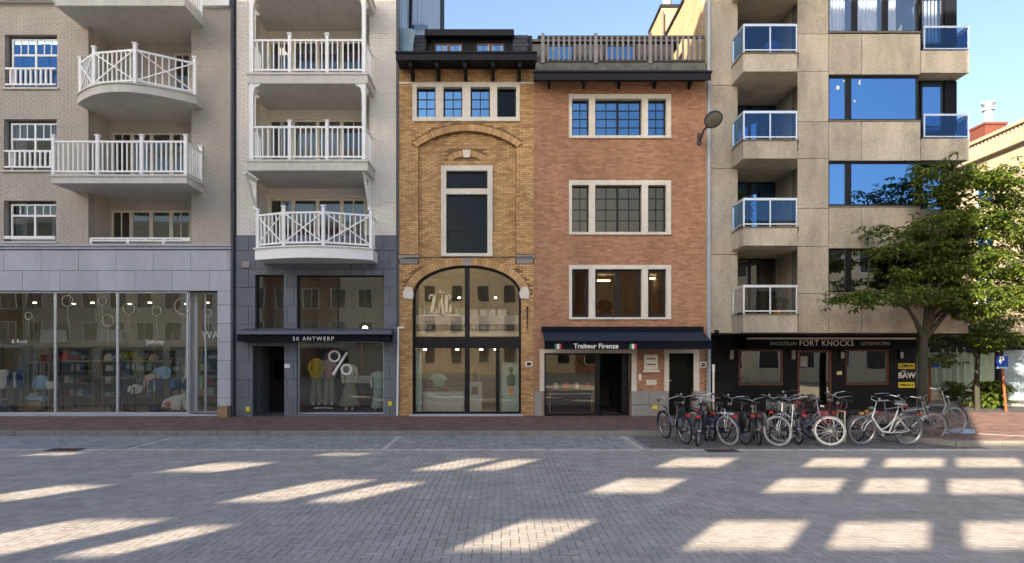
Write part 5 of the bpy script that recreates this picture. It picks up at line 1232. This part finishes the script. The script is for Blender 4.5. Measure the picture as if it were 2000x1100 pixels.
# P sign
Y = 22.8; x = fx(1957, Y)
t = thing('parking_sign', 'blue parking sign with white P on a red pole by the side street', 'sign', (x+.12, Y, 0))
MB().tube([(x+.17, Y+.03, -.01), (x+.04, Y+.03, fz(722, Y)), (x+.0, Y+.03, fz(700, Y))], .04).obj('pole', M['orange'], t)
pl = MB().box(x-.2, x+.2, Y-.02, Y+.0, fz(720, Y), fz(695, Y)).obj('panel', M['signblue'], t)
text('P', (x-.03, Y-.025, fz(704, Y)), .34, pl, M['text_white'], bold=.012)
MB().box(x-.2, x+.2, Y-.026, Y-.02, fz(720, Y), fz(717, Y)).obj('stripe', M['k_lightblue'], pl)
Y = 25.5; x = fx(1816, Y)
t = thing('parking_sign', 'small dark blue sign on an orange post just right of the big tree trunk', 'sign', (x, Y, 0)); MB().tube([(x+.0, Y, 0), (x, Y, fz(712, Y))], .05).obj('pole', M['orange'], t); MB().box(x-.2, x+.35, Y-.03, Y-.005, fz(718, Y), fz(708, Y)).obj('panel', M['signblue'], t)
# ================================================================ inside the left shop
def simple(name, label, cat, b, m, group=None): return b.top(name, M[m], label, cat, group)
Z0 = KZ+.04
def table(label, x0, x1, y0, y1, h, m='k_black', topm='k_wood', z=Z0):
    t = thing('table', label, 'table', ((x0+x1)/2, (y0+y1)/2, z))
    MB().box(x0, x1, y0, y1, z+h-.05, z+h).obj('table_top', M[topm], t)
    for a in (x0+.03, x1-.07):
        for c in (y0+.03, y1-.07): MB().box(a, a+.04, c, c+.04, z, z+h-.05).obj('leg', M[m], t)
    return t
def garment(label, x, y, zt, w_, h, m, m2=None, kind='jacket', stand=True):
    t = thing(kind+'_on_stand', label, kind, (x, y, Z0))
    b = MB().loft([(x, y, zt-h, w_*.5, .1), (x, y, zt-h*.5, w_*.46, .12), (x, y, zt-.12, w_*.5, .12), (x, y, zt-.03, w_*.36, .08), (x, y, zt, w_*.12, .05)], 14); b.obj(kind, M[m], t)
    for s in (-1, 1): MB().tube([(x+s*w_*.44, y, zt-.07), (x+s*w_*.6, y-.03, zt-h*.45), (x+s*w_*.58, y-.08, zt-h*.85)], [.06, .055, .045], 8).obj('sleeve', M[m], t)
    if m2: MB().loft([(x, y-.06, zt-h*.95, w_*.14, .08), (x, y-.07, zt-.08, w_*.12, .08)], 8).obj('shirt', M[m2], t)
    if stand: MB().tube([(x, y, Z0), (x, y, zt+.05)], .015).lathe([(.16, 0), (.16, .02), (.02, .03)], (x, y, Z0)).obj('stand', M['k_black'], t)
    return t
def XA(p, Y=21): return fx(p, Y)
def ZA(p, Y=21): return fz(p, Y)
table('long black legged display table carrying red baskets, middle of the left shop', XA(130, 22), XA(235, 22), 21.7, 22.4, ZA(704, 22)-Z0)
table('display table with dark top in the right bay of the left shop', XA(250, 22), XA(345, 22), 21.7, 22.4, ZA(704, 22)-Z0)
table('tall wooden shelf table in the left bay of the left shop', XA(-5, 22), XA(58, 22), 21.7, 22.2, ZA(675, 22)-Z0, 'k_grey', 'k_grey')
table('tall rear table of the left shop near its left mullion', XA(62, 22), XA(100, 22), 21.8, 22.3, ZA(706, 22)-Z0)
def bowl(label, px, py, r, h, m, Y=22, kind='basket'):
    b = MB().lathe([(r*.75, 0), (r, h), (r*.93, h), (r*.7, .02)], (XA(px, Y), Y, ZA(py, Y)), 14); return simple(kind, label, kind, b, m)
bowl('red basket on the left end of the long black legged table', 130, 704, .16, .22, 'k_red', 21.95); bowl('second red basket, wider, on the long black legged table', 147, 704, .19, .2, 'k_darkred', 21.95)
bowl('dark red basket on the small rear table by the left mullion', 92, 706, .2, .22, 'k_darkred', 22)
for px, m, l in ((190, 'k_black', 'black hat on the long table'), (212, 'k_beige', 'beige bag on the right end of the long table'), (300, 'k_wood', 'brown bag on the right bay table')):
    simple('bag', l+' inside the left shop', 'bag', MB().loft([(XA(px, 22), 22, ZA(704, 22), .16, .1), (XA(px, 22), 22, ZA(704, 22)+.12, .15, .1), (XA(px, 22), 22, ZA(704, 22)+.22, .08, .05)], 10), m)
bush('yellow flowering bunch on the right bay table of the left shop', XA(243, 21.6), 21.9, ZA(704, 21.9), .22, .3, 26, 'yellowflower', kind='flower_bunch', L=.1)
bush('yellow leafed plant on the rear table near the left mullion', XA(78, 22), 22, ZA(706, 22), .13, .2, 14, 'yellowflower', kind='flower_bunch', L=.08)
garment('navy jacket over a white shirt on a stand, left bay of the left shop', XA(34), 21, ZA(722), .42, .6, 'k_denim', 'k_cloth')
garment('white shirt on a stand at the left edge of the left shop', XA(3), 21.1, ZA(722), .4, .62, 'k_cloth', None, 'shirt')
garment('pale blue knit on a stand beside the navy jacket', XA(72), 21.2, ZA(733), .34, .45, 'k_lightblue', None, 'knit')
garment('small white and green shirt on a child sized stand, right bay', XA(272), 20.8, ZA(750), .3, .3, 'k_cloth', 'k_green', 'shirt')
garment('dark waistcoat with white shirt on a stand, middle of the right bay', XA(308), 20.9, ZA(738), .3, .42, 'k_denim', 'k_cloth', 'waistcoat')
garment('blue denim jacket hanging high in the right bay', XA(299), 21.6, ZA(716, 21.6), .42, .4, 'k_lightblue', None, 'jacket')
garment('dusty pink dress on a stand behind the small white shirt', XA(285), 21.4, ZA(730), .4, .6, 'k_pink', None, 'dress')
garment('jade green dress on a stand at the right end of the right bay', XA(389), 20.9, ZA(730), .24, .55, 'k_jade', None, 'dress')
garment('dark blue coat on a stand near the right bay\'s rope column', XA(366), 21.2, ZA(735), .26, .55, 'k_denim', None, 'coat')
garment('dark coat on a stand behind the middle bay', XA(232), 21.5, ZA(722), .4, .9, 'k_black', None, 'coat')
def chair(label, x, y, m, seat='k_wood'):
    t = thing('chair', label, 'chair', (x, y, Z0)); MB().box(x-.2, x+.2, y-.2, y+.2, Z0+.42, Z0+.46).obj('seat', M[seat], t)
    MB().tube([(x-.18, y+.18, Z0+.44), (x-.16, y+.22, Z0+.85), (x+.16, y+.22, Z0+.85), (x+.18, y+.18, Z0+.44)], .015).obj('backrest', M[m], t)
    for a in (-.17, .17):
        for c in (-.17, .17): MB().tube([(x+a, y+c, Z0), (x+a, y+c, Z0+.43)], .013).obj('leg', M[m], t)
chair('black framed chair under the long table in the middle bay', XA(205), 21.4, 'k_black', 'k_black'); chair('black chair at the foot of the navy jacket, left bay', XA(25), 20.7, 'k_black', 'k_grey')
def sbox(name, label, cat, px, py, w_, h, d, m, Y=20.8): x = XA(px, Y); return simple(name, label, cat, MB().box(x-w_/2, x+w_/2, Y, Y+d, ZA(py, Y), ZA(py, Y)+h), m)
for px, py, w_, h, m, l in ((12, 803, .3, .22, 'k_denim', 'dark blue box on the floor at the left edge'), (66, 800, .42, .3, 'k_wood', 'wooden crate under the folded blue jeans'), (68, 784, .5, .16, 'k_lightblue', 'folded pale blue jeans on the wooden crate'), (66, 775, .3, .12, 'k_pink', 'folded pink tops on the blue jeans'),
    (97, 760, .22, .24, 'k_cloth', 'white framed print leaning near the left mullion'), (343, 800, .3, .26, 'k_cloth', 'white patterned paper bag, right bay floor'), (366, 800, .28, .28, 'k_cloth', 'second white patterned paper bag beside the first'), (381, 798, .16, .24, 'k_mint', 'pale green cup shaped box at the right of the paper bags'),
    (300, 802, .35, .1, 'k_denim', 'folded dark trousers on the floor of the right bay'), (322, 800, .3, .07, 'k_grey', 'grey folded blanket beside the dark trousers'), (336, 758, .2, .26, 'k_blue', 'blue framed card standing in the right bay')):
    sbox('display_box', l+' of the left shop' if 'shop' not in l else l, 'box', px, py, w_, h, .25, m)
simple('pumpkin', 'red round cushion among the folded clothes, right bay of the left shop', 'cushion', MB().ball((XA(331, 20.9), 20.9, ZA(789, 20.9)), .14, sz=.8), 'k_red')
simple('rug', 'crumpled white fur rug draped over a low stool, right bay of the left shop', 'rug', MB().loft([(XA(340), 21, ZA(795), .42, .2), (XA(342), 21, ZA(784), .4, .2), (XA(350), 21, ZA(775), .3, .16), (XA(362), 21, ZA(770), .08, .06)], 12), 'k_cloth')
t = thing('rope_column', 'pale driftwood column rising to the ceiling behind the right bay', 'column', (XA(357), 21.3, Z0))
for s in (-1, 1): MB().tube([(XA(357)+s*.09, 21.3, Z0), (XA(357)+s*.05, 21.3, 1.2), (XA(360)+s*.07, 21.3, 2.0), (XA(357)+s*.02, 21.3, 3.8)], [.05, .045, .035, .03], 7).obj('stem', M['limestone'], t)
# window stickers: ring balloons on the shop glass
Yk = 20.04
for px, py, r in ((56, 617, 7), (132, 588, 11), (200, 588, 8), (211, 626, 11), (252, 603, 11), (306, 608, 9), (357, 598, 16), (407, 612, 7)):
    x, z = fx(px, Yk), fz(py, Yk); t = MB().tube(circ(x, Yk, z, r/63.3, 24), .012, 5, True).tube([(x, Yk, z-r/63.3), (x+.01, Yk, z-r/63.3-.55)], .006, 5).obj('window_sticker', M['k_beige'], A)
text('WA', (fx(411, 20.46), 20.46, fz(655, 20.46)), .32, A, M['text_white'], name='window_lettering', depth=.002)
text('Johnny', (fx(303, Yk), Yk, fz(668, Yk)), .2, A, M['text_white'], name='window_lettering', depth=.002)
text('& Rose', (fx(38, Yk), Yk, fz(667, Yk)), .17, A, M['text_white'], name='window_lettering', depth=.002)
for k, x in enumerate(np.arange(-15.4, -9.5, .95)): MB().lathe([(.05, 0), (.05, .03)], (x, 21.4+.5*(k % 2), 3.7), 10).obj('emissive_spot', M['litspot'], A)  # added glowing discs that brighten the shop, no real fixtures
# ================================================================ inside the clothes shop
def mannequin(label, px, top, m1, m2, skirt=False, Y=21.0, shoes='k_cloth', pose=0, base=797, flare=1.0):
    x = XA(px, Y); zb, zt = ZA(base, Y), ZA(top, Y); H = zt-zb; hip = zb+H*.58
    t = thing('mannequin', label, 'mannequin', (x, Y, zb))
    MB().loft([(x, Y, hip-.02, .15, .1), (x, Y, hip+.1, .16, .11), (x, Y, hip+H*.18, .14, .1), (x, Y, zt-.1, .19, .11), (x, Y, zt-.03, .15, .08), (x, Y, zt, .05, .05)], 16).obj('top', M[m1], t)
    for s in (-1, 1): MB().tube([(x+s*.17, Y, zt-.08), (x+s*.23, Y-.02, zt-.32), (x+s*(.18 if pose == 0 else .1), Y-.12, hip+.02)], [.065, .058, .04], 8).obj('sleeve', M[m1], t)
    if skirt: MB().loft([(x, Y, zb+.12, .36*flare, .22), (x, Y, zb+H*.3, .26*flare, .17), (x, Y, hip+.02, .15, .11)], 18).obj('skirt', M[m2], t)
    else:
        for s in (-1, 1): MB().tube([(x+s*.08, Y, hip+.05), (x+s*.09, Y-.02, zb+H*.3), (x+s*(.1+.03*pose), Y, zb+.05)], [.1, .085, .1*flare], 10).obj('trouser_leg', M[m2], t)
    for s in (-1, 1): MB().loft([(x+s*.1, Y-.05, zb, .045, .11), (x+s*.1, Y-.04, zb+.06, .04, .08), (x+s*.1, Y, zb+.1, .03, .03)], 10).obj('shoe', M[shoes], t)
    return t
mannequin('headless mannequin in yellow patterned top and wide khaki trousers, left in the clothes shop window', 618, 700, 'k_yellow', 'k_khaki', pose=1, base=790, flare=1.2)
mannequin('headless mannequin in pale top and khaki trousers, second in the clothes shop window', 643, 702, 'k_pink', 'k_khaki', base=790)
mannequin('headless mannequin in white top and long grey flared skirt, middle of the clothes shop window', 683, 712, 'k_cloth', 'k_khaki', True, base=800)
mannequin('headless mannequin in mint top and pale skirt, right in the clothes shop window', 739, 725, 'k_mint', 'k_jade', True, base=804, flare=.7)
simple('window_plinth', 'dark low plinth carrying the mannequins in the clothes shop', 'plinth', MB().box(fx(585), fx(752), 20.4, 21.5, KZ+.02, ZA(803, 20.6)), 'k_denim')
simple('white_board', 'white board hanging behind the percent sign in the clothes shop', 'board', MB().box(XA(684), XA(728), 21.5, 21.54, ZA(750), ZA(735)), 'k_cloth')
simple('clothes_rail_post', 'dark red post standing behind the percent sign', 'post', MB().tube([(XA(699), 21.6, Z0), (XA(699), 21.6, 2.6)], .03), 'k_darkred')
Yp = 20.08
po = MB().tube([(x*.0+fx(653, Yp)+.16*math.cos(a), Yp, fz(696, Yp)+.16*math.sin(a)) for a in np.linspace(0, 6.1, 20)], .035, 6, True).obj('percent_sticker', M['text_white'], Bd)
MB().tube([(fx(677, Yp)+.15*math.cos(a), Yp, fz(722, Yp)+.15*math.sin(a)) for a in np.linspace(0, 6.1, 20)], .035, 6, True).bar((fx(650, Yp), Yp, fz(732, Yp)), (fx(678, Yp), Yp, fz(688, Yp)), .07, .01).obj('percent_sticker', M['text_white'], Bd)
text('DAMES KLEDIJ', (fx(632, Yp), Yp, fz(797, Yp)), .07, Bd, M['text_white'], name='window_lettering', depth=.002, spacing=1.3)
for k in range(3): MB().lathe([(.05, 0), (.05, .03)], (fx(600)+k*.85, 21.0, 2.6), 10).obj('emissive_spot', M['litspot'], Bd)  # glowing discs added to brighten the mannequins
MB().tube([(XA(713, 21.2), 21.2, fz(636)), (XA(713, 21.2), 21.2, 4.3)], .006).obj('lamp_cord', M['black'], Bd); MB().ball((XA(713, 21.2), 21.2, fz(639)), .09).obj('pendant_lamp', M['lit'], Bd)
# ================================================================ inside the arched shop
t = thing('counter', 'white counter with wooden top in the left window of the arched shop', 'counter', (XA(856, 21.4), 21.4, Z0))
MB().box(XA(826, 21.2), XA(906, 21.2), 21.2, 21.8, Z0, ZA(762, 21.2)).obj('front', M['k_cloth'], t); MB().box(XA(824, 21.2), XA(908, 21.2), 21.12, 21.85, ZA(762, 21.2)+.003, ZA(757, 21.2)).obj('top', M['k_wood'], t)
b = MB()
for k, (dx, h) in enumerate(((0, .1), (.09, .15), (.18, .12))): b.box(XA(862, 21.2)+dx, XA(862, 21.2)+dx+.06, 21.17, 21.198, 1.0-.2, 1.0-.2+h)
b.obj('emblem', M['k_grey'], t)
zc = ZA(756, 22); t = thing('display_arch', 'pale half-round display board behind the counter of the arched shop', 'display board', (XA(856, 22), 22, zc))
MB().prism([(XA(856, 22)+.42*math.cos(a), zc-.1+.58*max(0, math.sin(a))) for a in np.linspace(0, math.pi, 20)], 22, 22.06).obj('board', M['k_mint'], t)
for px, w_ in ((840, .16), (857, .1), (873, .14)): MB().box(XA(px, 21.9)-w_/2, XA(px, 21.9)+w_/2, 21.9, 21.98, zc, zc+.25).obj('box', M['k_wood' if w_ > .1 else 'k_cloth'], t)
t = thing('pedestal', 'pale pedestal with a brown poster in the door pane of the arched shop', 'pedestal', (XA(928, 21.3), 21.3, Z0)); MB().box(XA(917, 21.3), XA(941, 21.3), 21.3, 21.7, Z0, ZA(747, 21.3)).obj('body', M['k_cloth'], t)
MB().box(XA(921, 21.3), XA(934, 21.3), 21.28, 21.298, ZA(770, 21.3), ZA(755, 21.3)).obj('poster', M['k_wood'], t); 
MB().tube([(XA(921, 21.5), 21.5, ZA(747, 21.3)), (XA(922, 21.5), 21.5, 1.55), (XA(929, 21.5), 21.5, 1.65), (XA(935, 21.5), 21.5, 1.5), (XA(936, 21.5), 21.5, ZA(747, 21.3))], .015).obj('wire_arch', M['gold'], t)
t = thing('poster_stand', 'pale green poster with an olive bottle figure in the right pane of the arched shop', 'poster', (XA(998, 20.9), 20.9, Z0)); MB().box(XA(980, 20.9), XA(1018, 20.9), 20.9, 20.93, Z0, ZA(708, 20.9)).obj('board', M['k_mint'], t)
x = XA(998, 20.85); MB().lathe([(.02, 0), (.1, .0), (.14, .18), (.12, .32), (.04, .4), (.04, .46), (.075, .5), (.07, .58), (.02, .62)], (x, 20.86, 1.0), 12, 1, .15).obj('bottle_print', M['k_green'], t); MB().box(x-.07, x+.07, 20.87, 20.898, .7, .98).obj('label_print', M['k_orange'], t)
MB().box(fx(812, 20.6), fx(824, 20.6), 20.55, 20.6, KZ+.1, fz(684, 20.6)).top('blind', M['k_mint'], 'pale green vertical blind at the left edge of the arched shop window', 'blind')
for px in (893, 968, 830, 940): 
    MB().lathe([(.05, 0), (.05, .04)], (XA(px, 21.2), 21.2, fz(684, 21.2)), 10).obj('emissive_spot', M['litspot'], Cc)
for px in (898, 968): MB().lathe([(.04, 0), (.04, .04)], (XA(px, 21.6), 21.3, fz(583, 21.3)), 10).obj('emissive_spot', M['litspot'], Cc)
curtain(Cc, fx(812, 20.8), fx(838, 20.8), 2.85, 3.55, 21.45, 'greencurtain'); curtain(Cc, fx(885, 20.8), fx(905, 20.8), 2.85, 3.55, 21.45, 'greencurtain')
for a, b_ in ((918, 934), (938, 952), (955, 968), (972, 990)): curtain(Cc, fx(a, 21.5), fx(b_, 21.5), 2.85, 3.5, 21.5, 'curtain')
# lit tubes seen through the first floor of the red house, office chair
for px, py in ((1178, 549), (1275, 545)): MB().box(XA(px-12, 21.5), XA(px+14, 21.5), 21.5, 21.62, fz(py, 21.5), fz(py, 21.5)+.04).obj('ceiling_light', M['litspot'], D)
t = thing('office_chair', 'black round backed chair seen through the lowest wide window of the red house', 'chair', (XA(1181, 20.9), 21, fz(622)+.02)); zz = fz(622)+.02
MB().ball((XA(1181, 21), 21, zz+.42), .24, sy=.4).obj('backrest', M['k_black'], t); MB().lathe([(.2, 0), (.22, .06)], (XA(1181, 21), 20.85, zz+.15)).obj('seat', M['k_black'], t); MB().tube([(XA(1181, 21), 20.85, zz), (XA(1181, 21), 20.85, zz+.15)], .03).obj('stem', M['k_silver'], t)
bush('dark hanging plant in the delicatessen window', XA(1146, 20.8), 20.8, 1.7, .28, .55, 30, 'leaf', kind='hanging_plant', L=.1)
t = table('display table with red and white goods in the delicatessen window', XA(1070, 21), XA(1160, 21), 20.7, 21.2, .75, 'k_wood', 'k_wood')
for k, (px, m) in enumerate(((1085, 'k_cloth'), (1105, 'k_red'), (1126, 'k_cloth'), (1148, 'k_red'))):
    x = XA(px, 20.9); simple('tin', ['white tin at the left end of the delicatessen table', 'red tin left of centre on the delicatessen table', 'white tin right of centre on the delicatessen table', 'red tin at the right end of the delicatessen table'][k], 'tin', MB().lathe([(.07, 0), (.07, .18), (.05, .2)], (x, 20.9, Z0+.75), 12), m)
# balcony plants on the concrete block
bush('potted plant behind the lowest glass balcony of the concrete block', 8.3, 19.5, LE[0]+.03, .22, .55, 14, 'leaf2', pot=.14, kind='potted_plant')
bush('leafy climbing plant at the balcony door of the second glass balcony from below', 7.9, 21.1, LE[1]+.03, .2, 1.7, 26, 'leaf2', kind='potted_plant')
t = thing('garden_chair', 'round backed dark blue chair on the top glass balcony', 'chair', (8.2, 19.5, LE[3]+.03)); MB().ball((8.2, 19.6, LE[3]+.45), .26, sy=.35, sz=.9).obj('backrest', M['k_blue'], t); MB().box(8.0, 8.4, 19.3, 19.6, LE[3]+.2, LE[3]+.26).obj('seat', M['k_blue'], t)
for a in (8.03, 8.35): MB().box(a, a+.03, 19.32, 19.35, LE[3]+.03, LE[3]+.2).obj('leg', M['k_black'], t)

# wall shelving at the back of the left shop
for k, (a, c) in enumerate(((-16.2, -14.6), (-14.3, -12.4), (-11.9, -10.1))):
    t = thing('shelf_unit', ['wall shelf unit with folded clothes at the back of the left bay', 'wall shelf unit with folded clothes at the back of the middle bay', 'wall shelf unit with folded clothes at the back of the right bay'][k], 'shelf unit', ((a+c)/2, 23.4, Z0))
    for x in (a, c-.04): MB().box(x, x+.04, 23.2, 23.7, Z0, 2.3).obj('side_panel', M['k_wood'], t)
    MB().box(a, c, 23.7, 23.75, Z0, 2.3).obj('back_panel', M['k_khaki'], t)
    for z in (.5, .95, 1.4, 1.85, 2.26):
        o = MB().box(a+.04, c-.04, 23.2, 23.7, z, z+.035).obj('shelf', M['k_wood'], t)
        if z > 2.2: continue
        x = a+.1
        while x < c-.35:
            w_ = random.uniform(.16, .32); MB().box(x, x+w_, 23.25, 23.6, z+.036, z+.036+random.uniform(.08, .3)).obj('folded_garment', M[random.choice(['k_cloth', 'k_denim', 'k_lightblue', 'k_pink', 'k_grey', 'k_jade', 'k_darkred', 'k_black'])], o); x += w_+random.uniform(.02, .15)
# ================================================================ behind the lens: unseen buildings, the tall one added to shape the sun
O = thing('apartment_building', 'added unseen tall cream building that shades the street, its holes shaping the sun patches', 'building', (-24, -14, 0))  # not part of the place: added to keep sun off the facades
OY = -14.0; K = TE/SY
def gp(px, py): Y = 2*F/(py-693); return ((px-979)*Y/F, Y)
def opening(px0, px1, py0, py1, pxb=None):  # wall hole traced back along the sun from a wanted light patch
    (xa, ya), (xb, _), = gp(px0, py0), gp(px1, py0); yb = 2*F/(py1-693)
    a = xa-SKEW*(ya-OY); b = xb-SKEW*(ya-OY)
    return (a, b, (yb-OY)*K, (ya-OY)*K)
OXL = OX1b = None
op = [opening(1320, 1445, 892, 912), opening(1580, 1698, 892, 912), opening(1722, 1842, 892, 912), opening(1855, 1985, 892, 912),
      opening(910, 985, 893, 918), opening(997, 1065, 895, 918), opening(430, 556, 901, 921), opening(640, 742, 883, 889), opening(100, 190, 882, 889),
      opening(1212, 1350, 931, 962), opening(1515, 1655, 931, 961), opening(1683, 1812, 931, 962), opening(1838, 1990, 932, 964),
      opening(640, 752, 934, 979), opening(765, 850, 938, 979), opening(130, 242, 944, 978),
      opening(1395, 1584, 1010, 1072), opening(1630, 1815, 1012, 1070), opening(1860, 2040, 1012, 1070), opening(1020, 1177, 1010, 1073),
      opening(165, 362, 1008, 1085), opening(385, 490, 1020, 1085)]
OX0, OX1, OH = -45.0, 14.3-SKEW*34, 13.0+K*34
HW = 13.0
for a_, c_, m_ in ((OX0, -34, 'reflgrey'), (-34, -27, 'creambounce'), (-27, -20, 'reflwhite'), (-20, -13.5, 'reflbrick'), (-13.5, OX1, 'creambounce')): holed(O, a_, c_, 0, HW, OY-.2, .2, [h for h in op if h[0] < c_ and h[1] > a_], M[m_], 'wall')
holed(O, OX1, OX1+1.9, 0, K*28.3, OY-.2, .2, op, M['creambounce'], 'added_shade_wing')  # added only to shade the right edge of the road
MB().box(OX0, OX1, OY-.25, OY, HW, OH).obj('sky_mirror_wall', M['skymirror'], O)  # added: blocks the sun and throws sky light back
for z in np.arange(13, OH, 3.1): MB().box(OX0, OX1, OY, OY+.06, z, z+.5).obj('spandrel', M['creambounce'], O)
for x in np.arange(OX0, OX1, 2.4): MB().box(x, x+.12, OY+.003, OY+.05, 13, OH).obj('mullion', M['aluminium'], O)
for z0, z1 in ((3.2, 4.7), (5.9, 7.5)):
    for x in np.arange(OX0+.8, OX1-1.6, 2.3):
        if z0 < 4 and int(x*7) % 3 == 0: MB().box(x-.4, x+1.7, OY+.003, OY+1.0, 3.0, 3.12).box(x-.4, x+1.7, OY+.96, OY+1.0, 3.12, 4.0).obj('balcony', M['reflwhite'], O)
        f = MB().box(x-.06, x+1.36, OY+.003, OY+.03, z0-.06, z1+.06).obj('window', M['white'], O)
        MB().box(x+.04, x+.62, OY+.031, OY+.035, z0, z1).box(x+.68, x+1.26, OY+.031, OY+.035, z0, z1).obj('pane', M['reflpane'], f)
MB().box(OX0, OX1, OY+.0, OY+.15, 2.6, 2.95).obj('string_course', M['limestone'], O)
for x in np.arange(OX0+.8, OX1-3, 3.6):
    MB().box(x, x+2.6, OY+.003, OY+.04, .3, 2.4).obj('shop_window', M['reflpane'], O)
    MB().prism([(x+.3, .3), (x+.3, 1.7), (x+.7, 2.2), (x+1.3, 2.3), (x+1.9, 2.2), (x+2.3, 1.7), (x+2.3, .3)], OY+.041, OY+.05).obj('arched_pane', M['gdarkpanel'], O)
# low row further right, and a far row, lengthened to block low sky glow
Q = thing('town_house', 'cream rendered row with brown window bands on the near side, right of the open square', 'building', (30, -3, 0))
MB().box(15, 70, -14, -3, 0, 10.5).obj('wall', M['creambounce'], Q)
Q2 = thing('town_house', 'added cream block left of the tall building, hiding the sun glow from reflections', 'building', (-60, -14, 0)); MB().box(-90, -40, -24, -14, 0, 19).obj('wall', M['creambounce'], Q2)  # added to keep sun glow out of the left windows
for k in range(3):
    for x in np.arange(16, 60, 2.6):
        f = MB().box(x, x+1.5, -3, -2.95, 1+k*3.2, 2.9+k*3.2).obj('window', M['white'], Q)
        MB().box(x+.08, x+1.42, -2.95, -2.94, 1.08+k*3.2, 2.82+k*3.2).obj('pane', M['reflpane'], f)
T_ = thing('town_house', 'distant red and cream town houses closing the square behind the lens', 'building', (10, -30, 0))
MB().box(-60, 8, -40, -30, 0, 12).obj('wall', M['creambounce'], T_); MB().box(20, 60, -40, -30, 0, 10).obj('wall', M['creambounce'], T_)
MB().box(8, 20, -40, -30.5, 0, 12).obj('brick_wall', M['redbrick'], T_)
for k in range(3):
    for x in np.arange(-20, 50, 2.9):
        f = MB().box(x, x+1.3, -30, -29.95, 1+k*3.3, 3+k*3.3).obj('window', M['white'], T_)
        MB().box(x+.08, x+1.22, -29.95, -29.94, 1.08+k*3.3, 2.92+k*3.3).obj('pane', M['reflpane'], f)
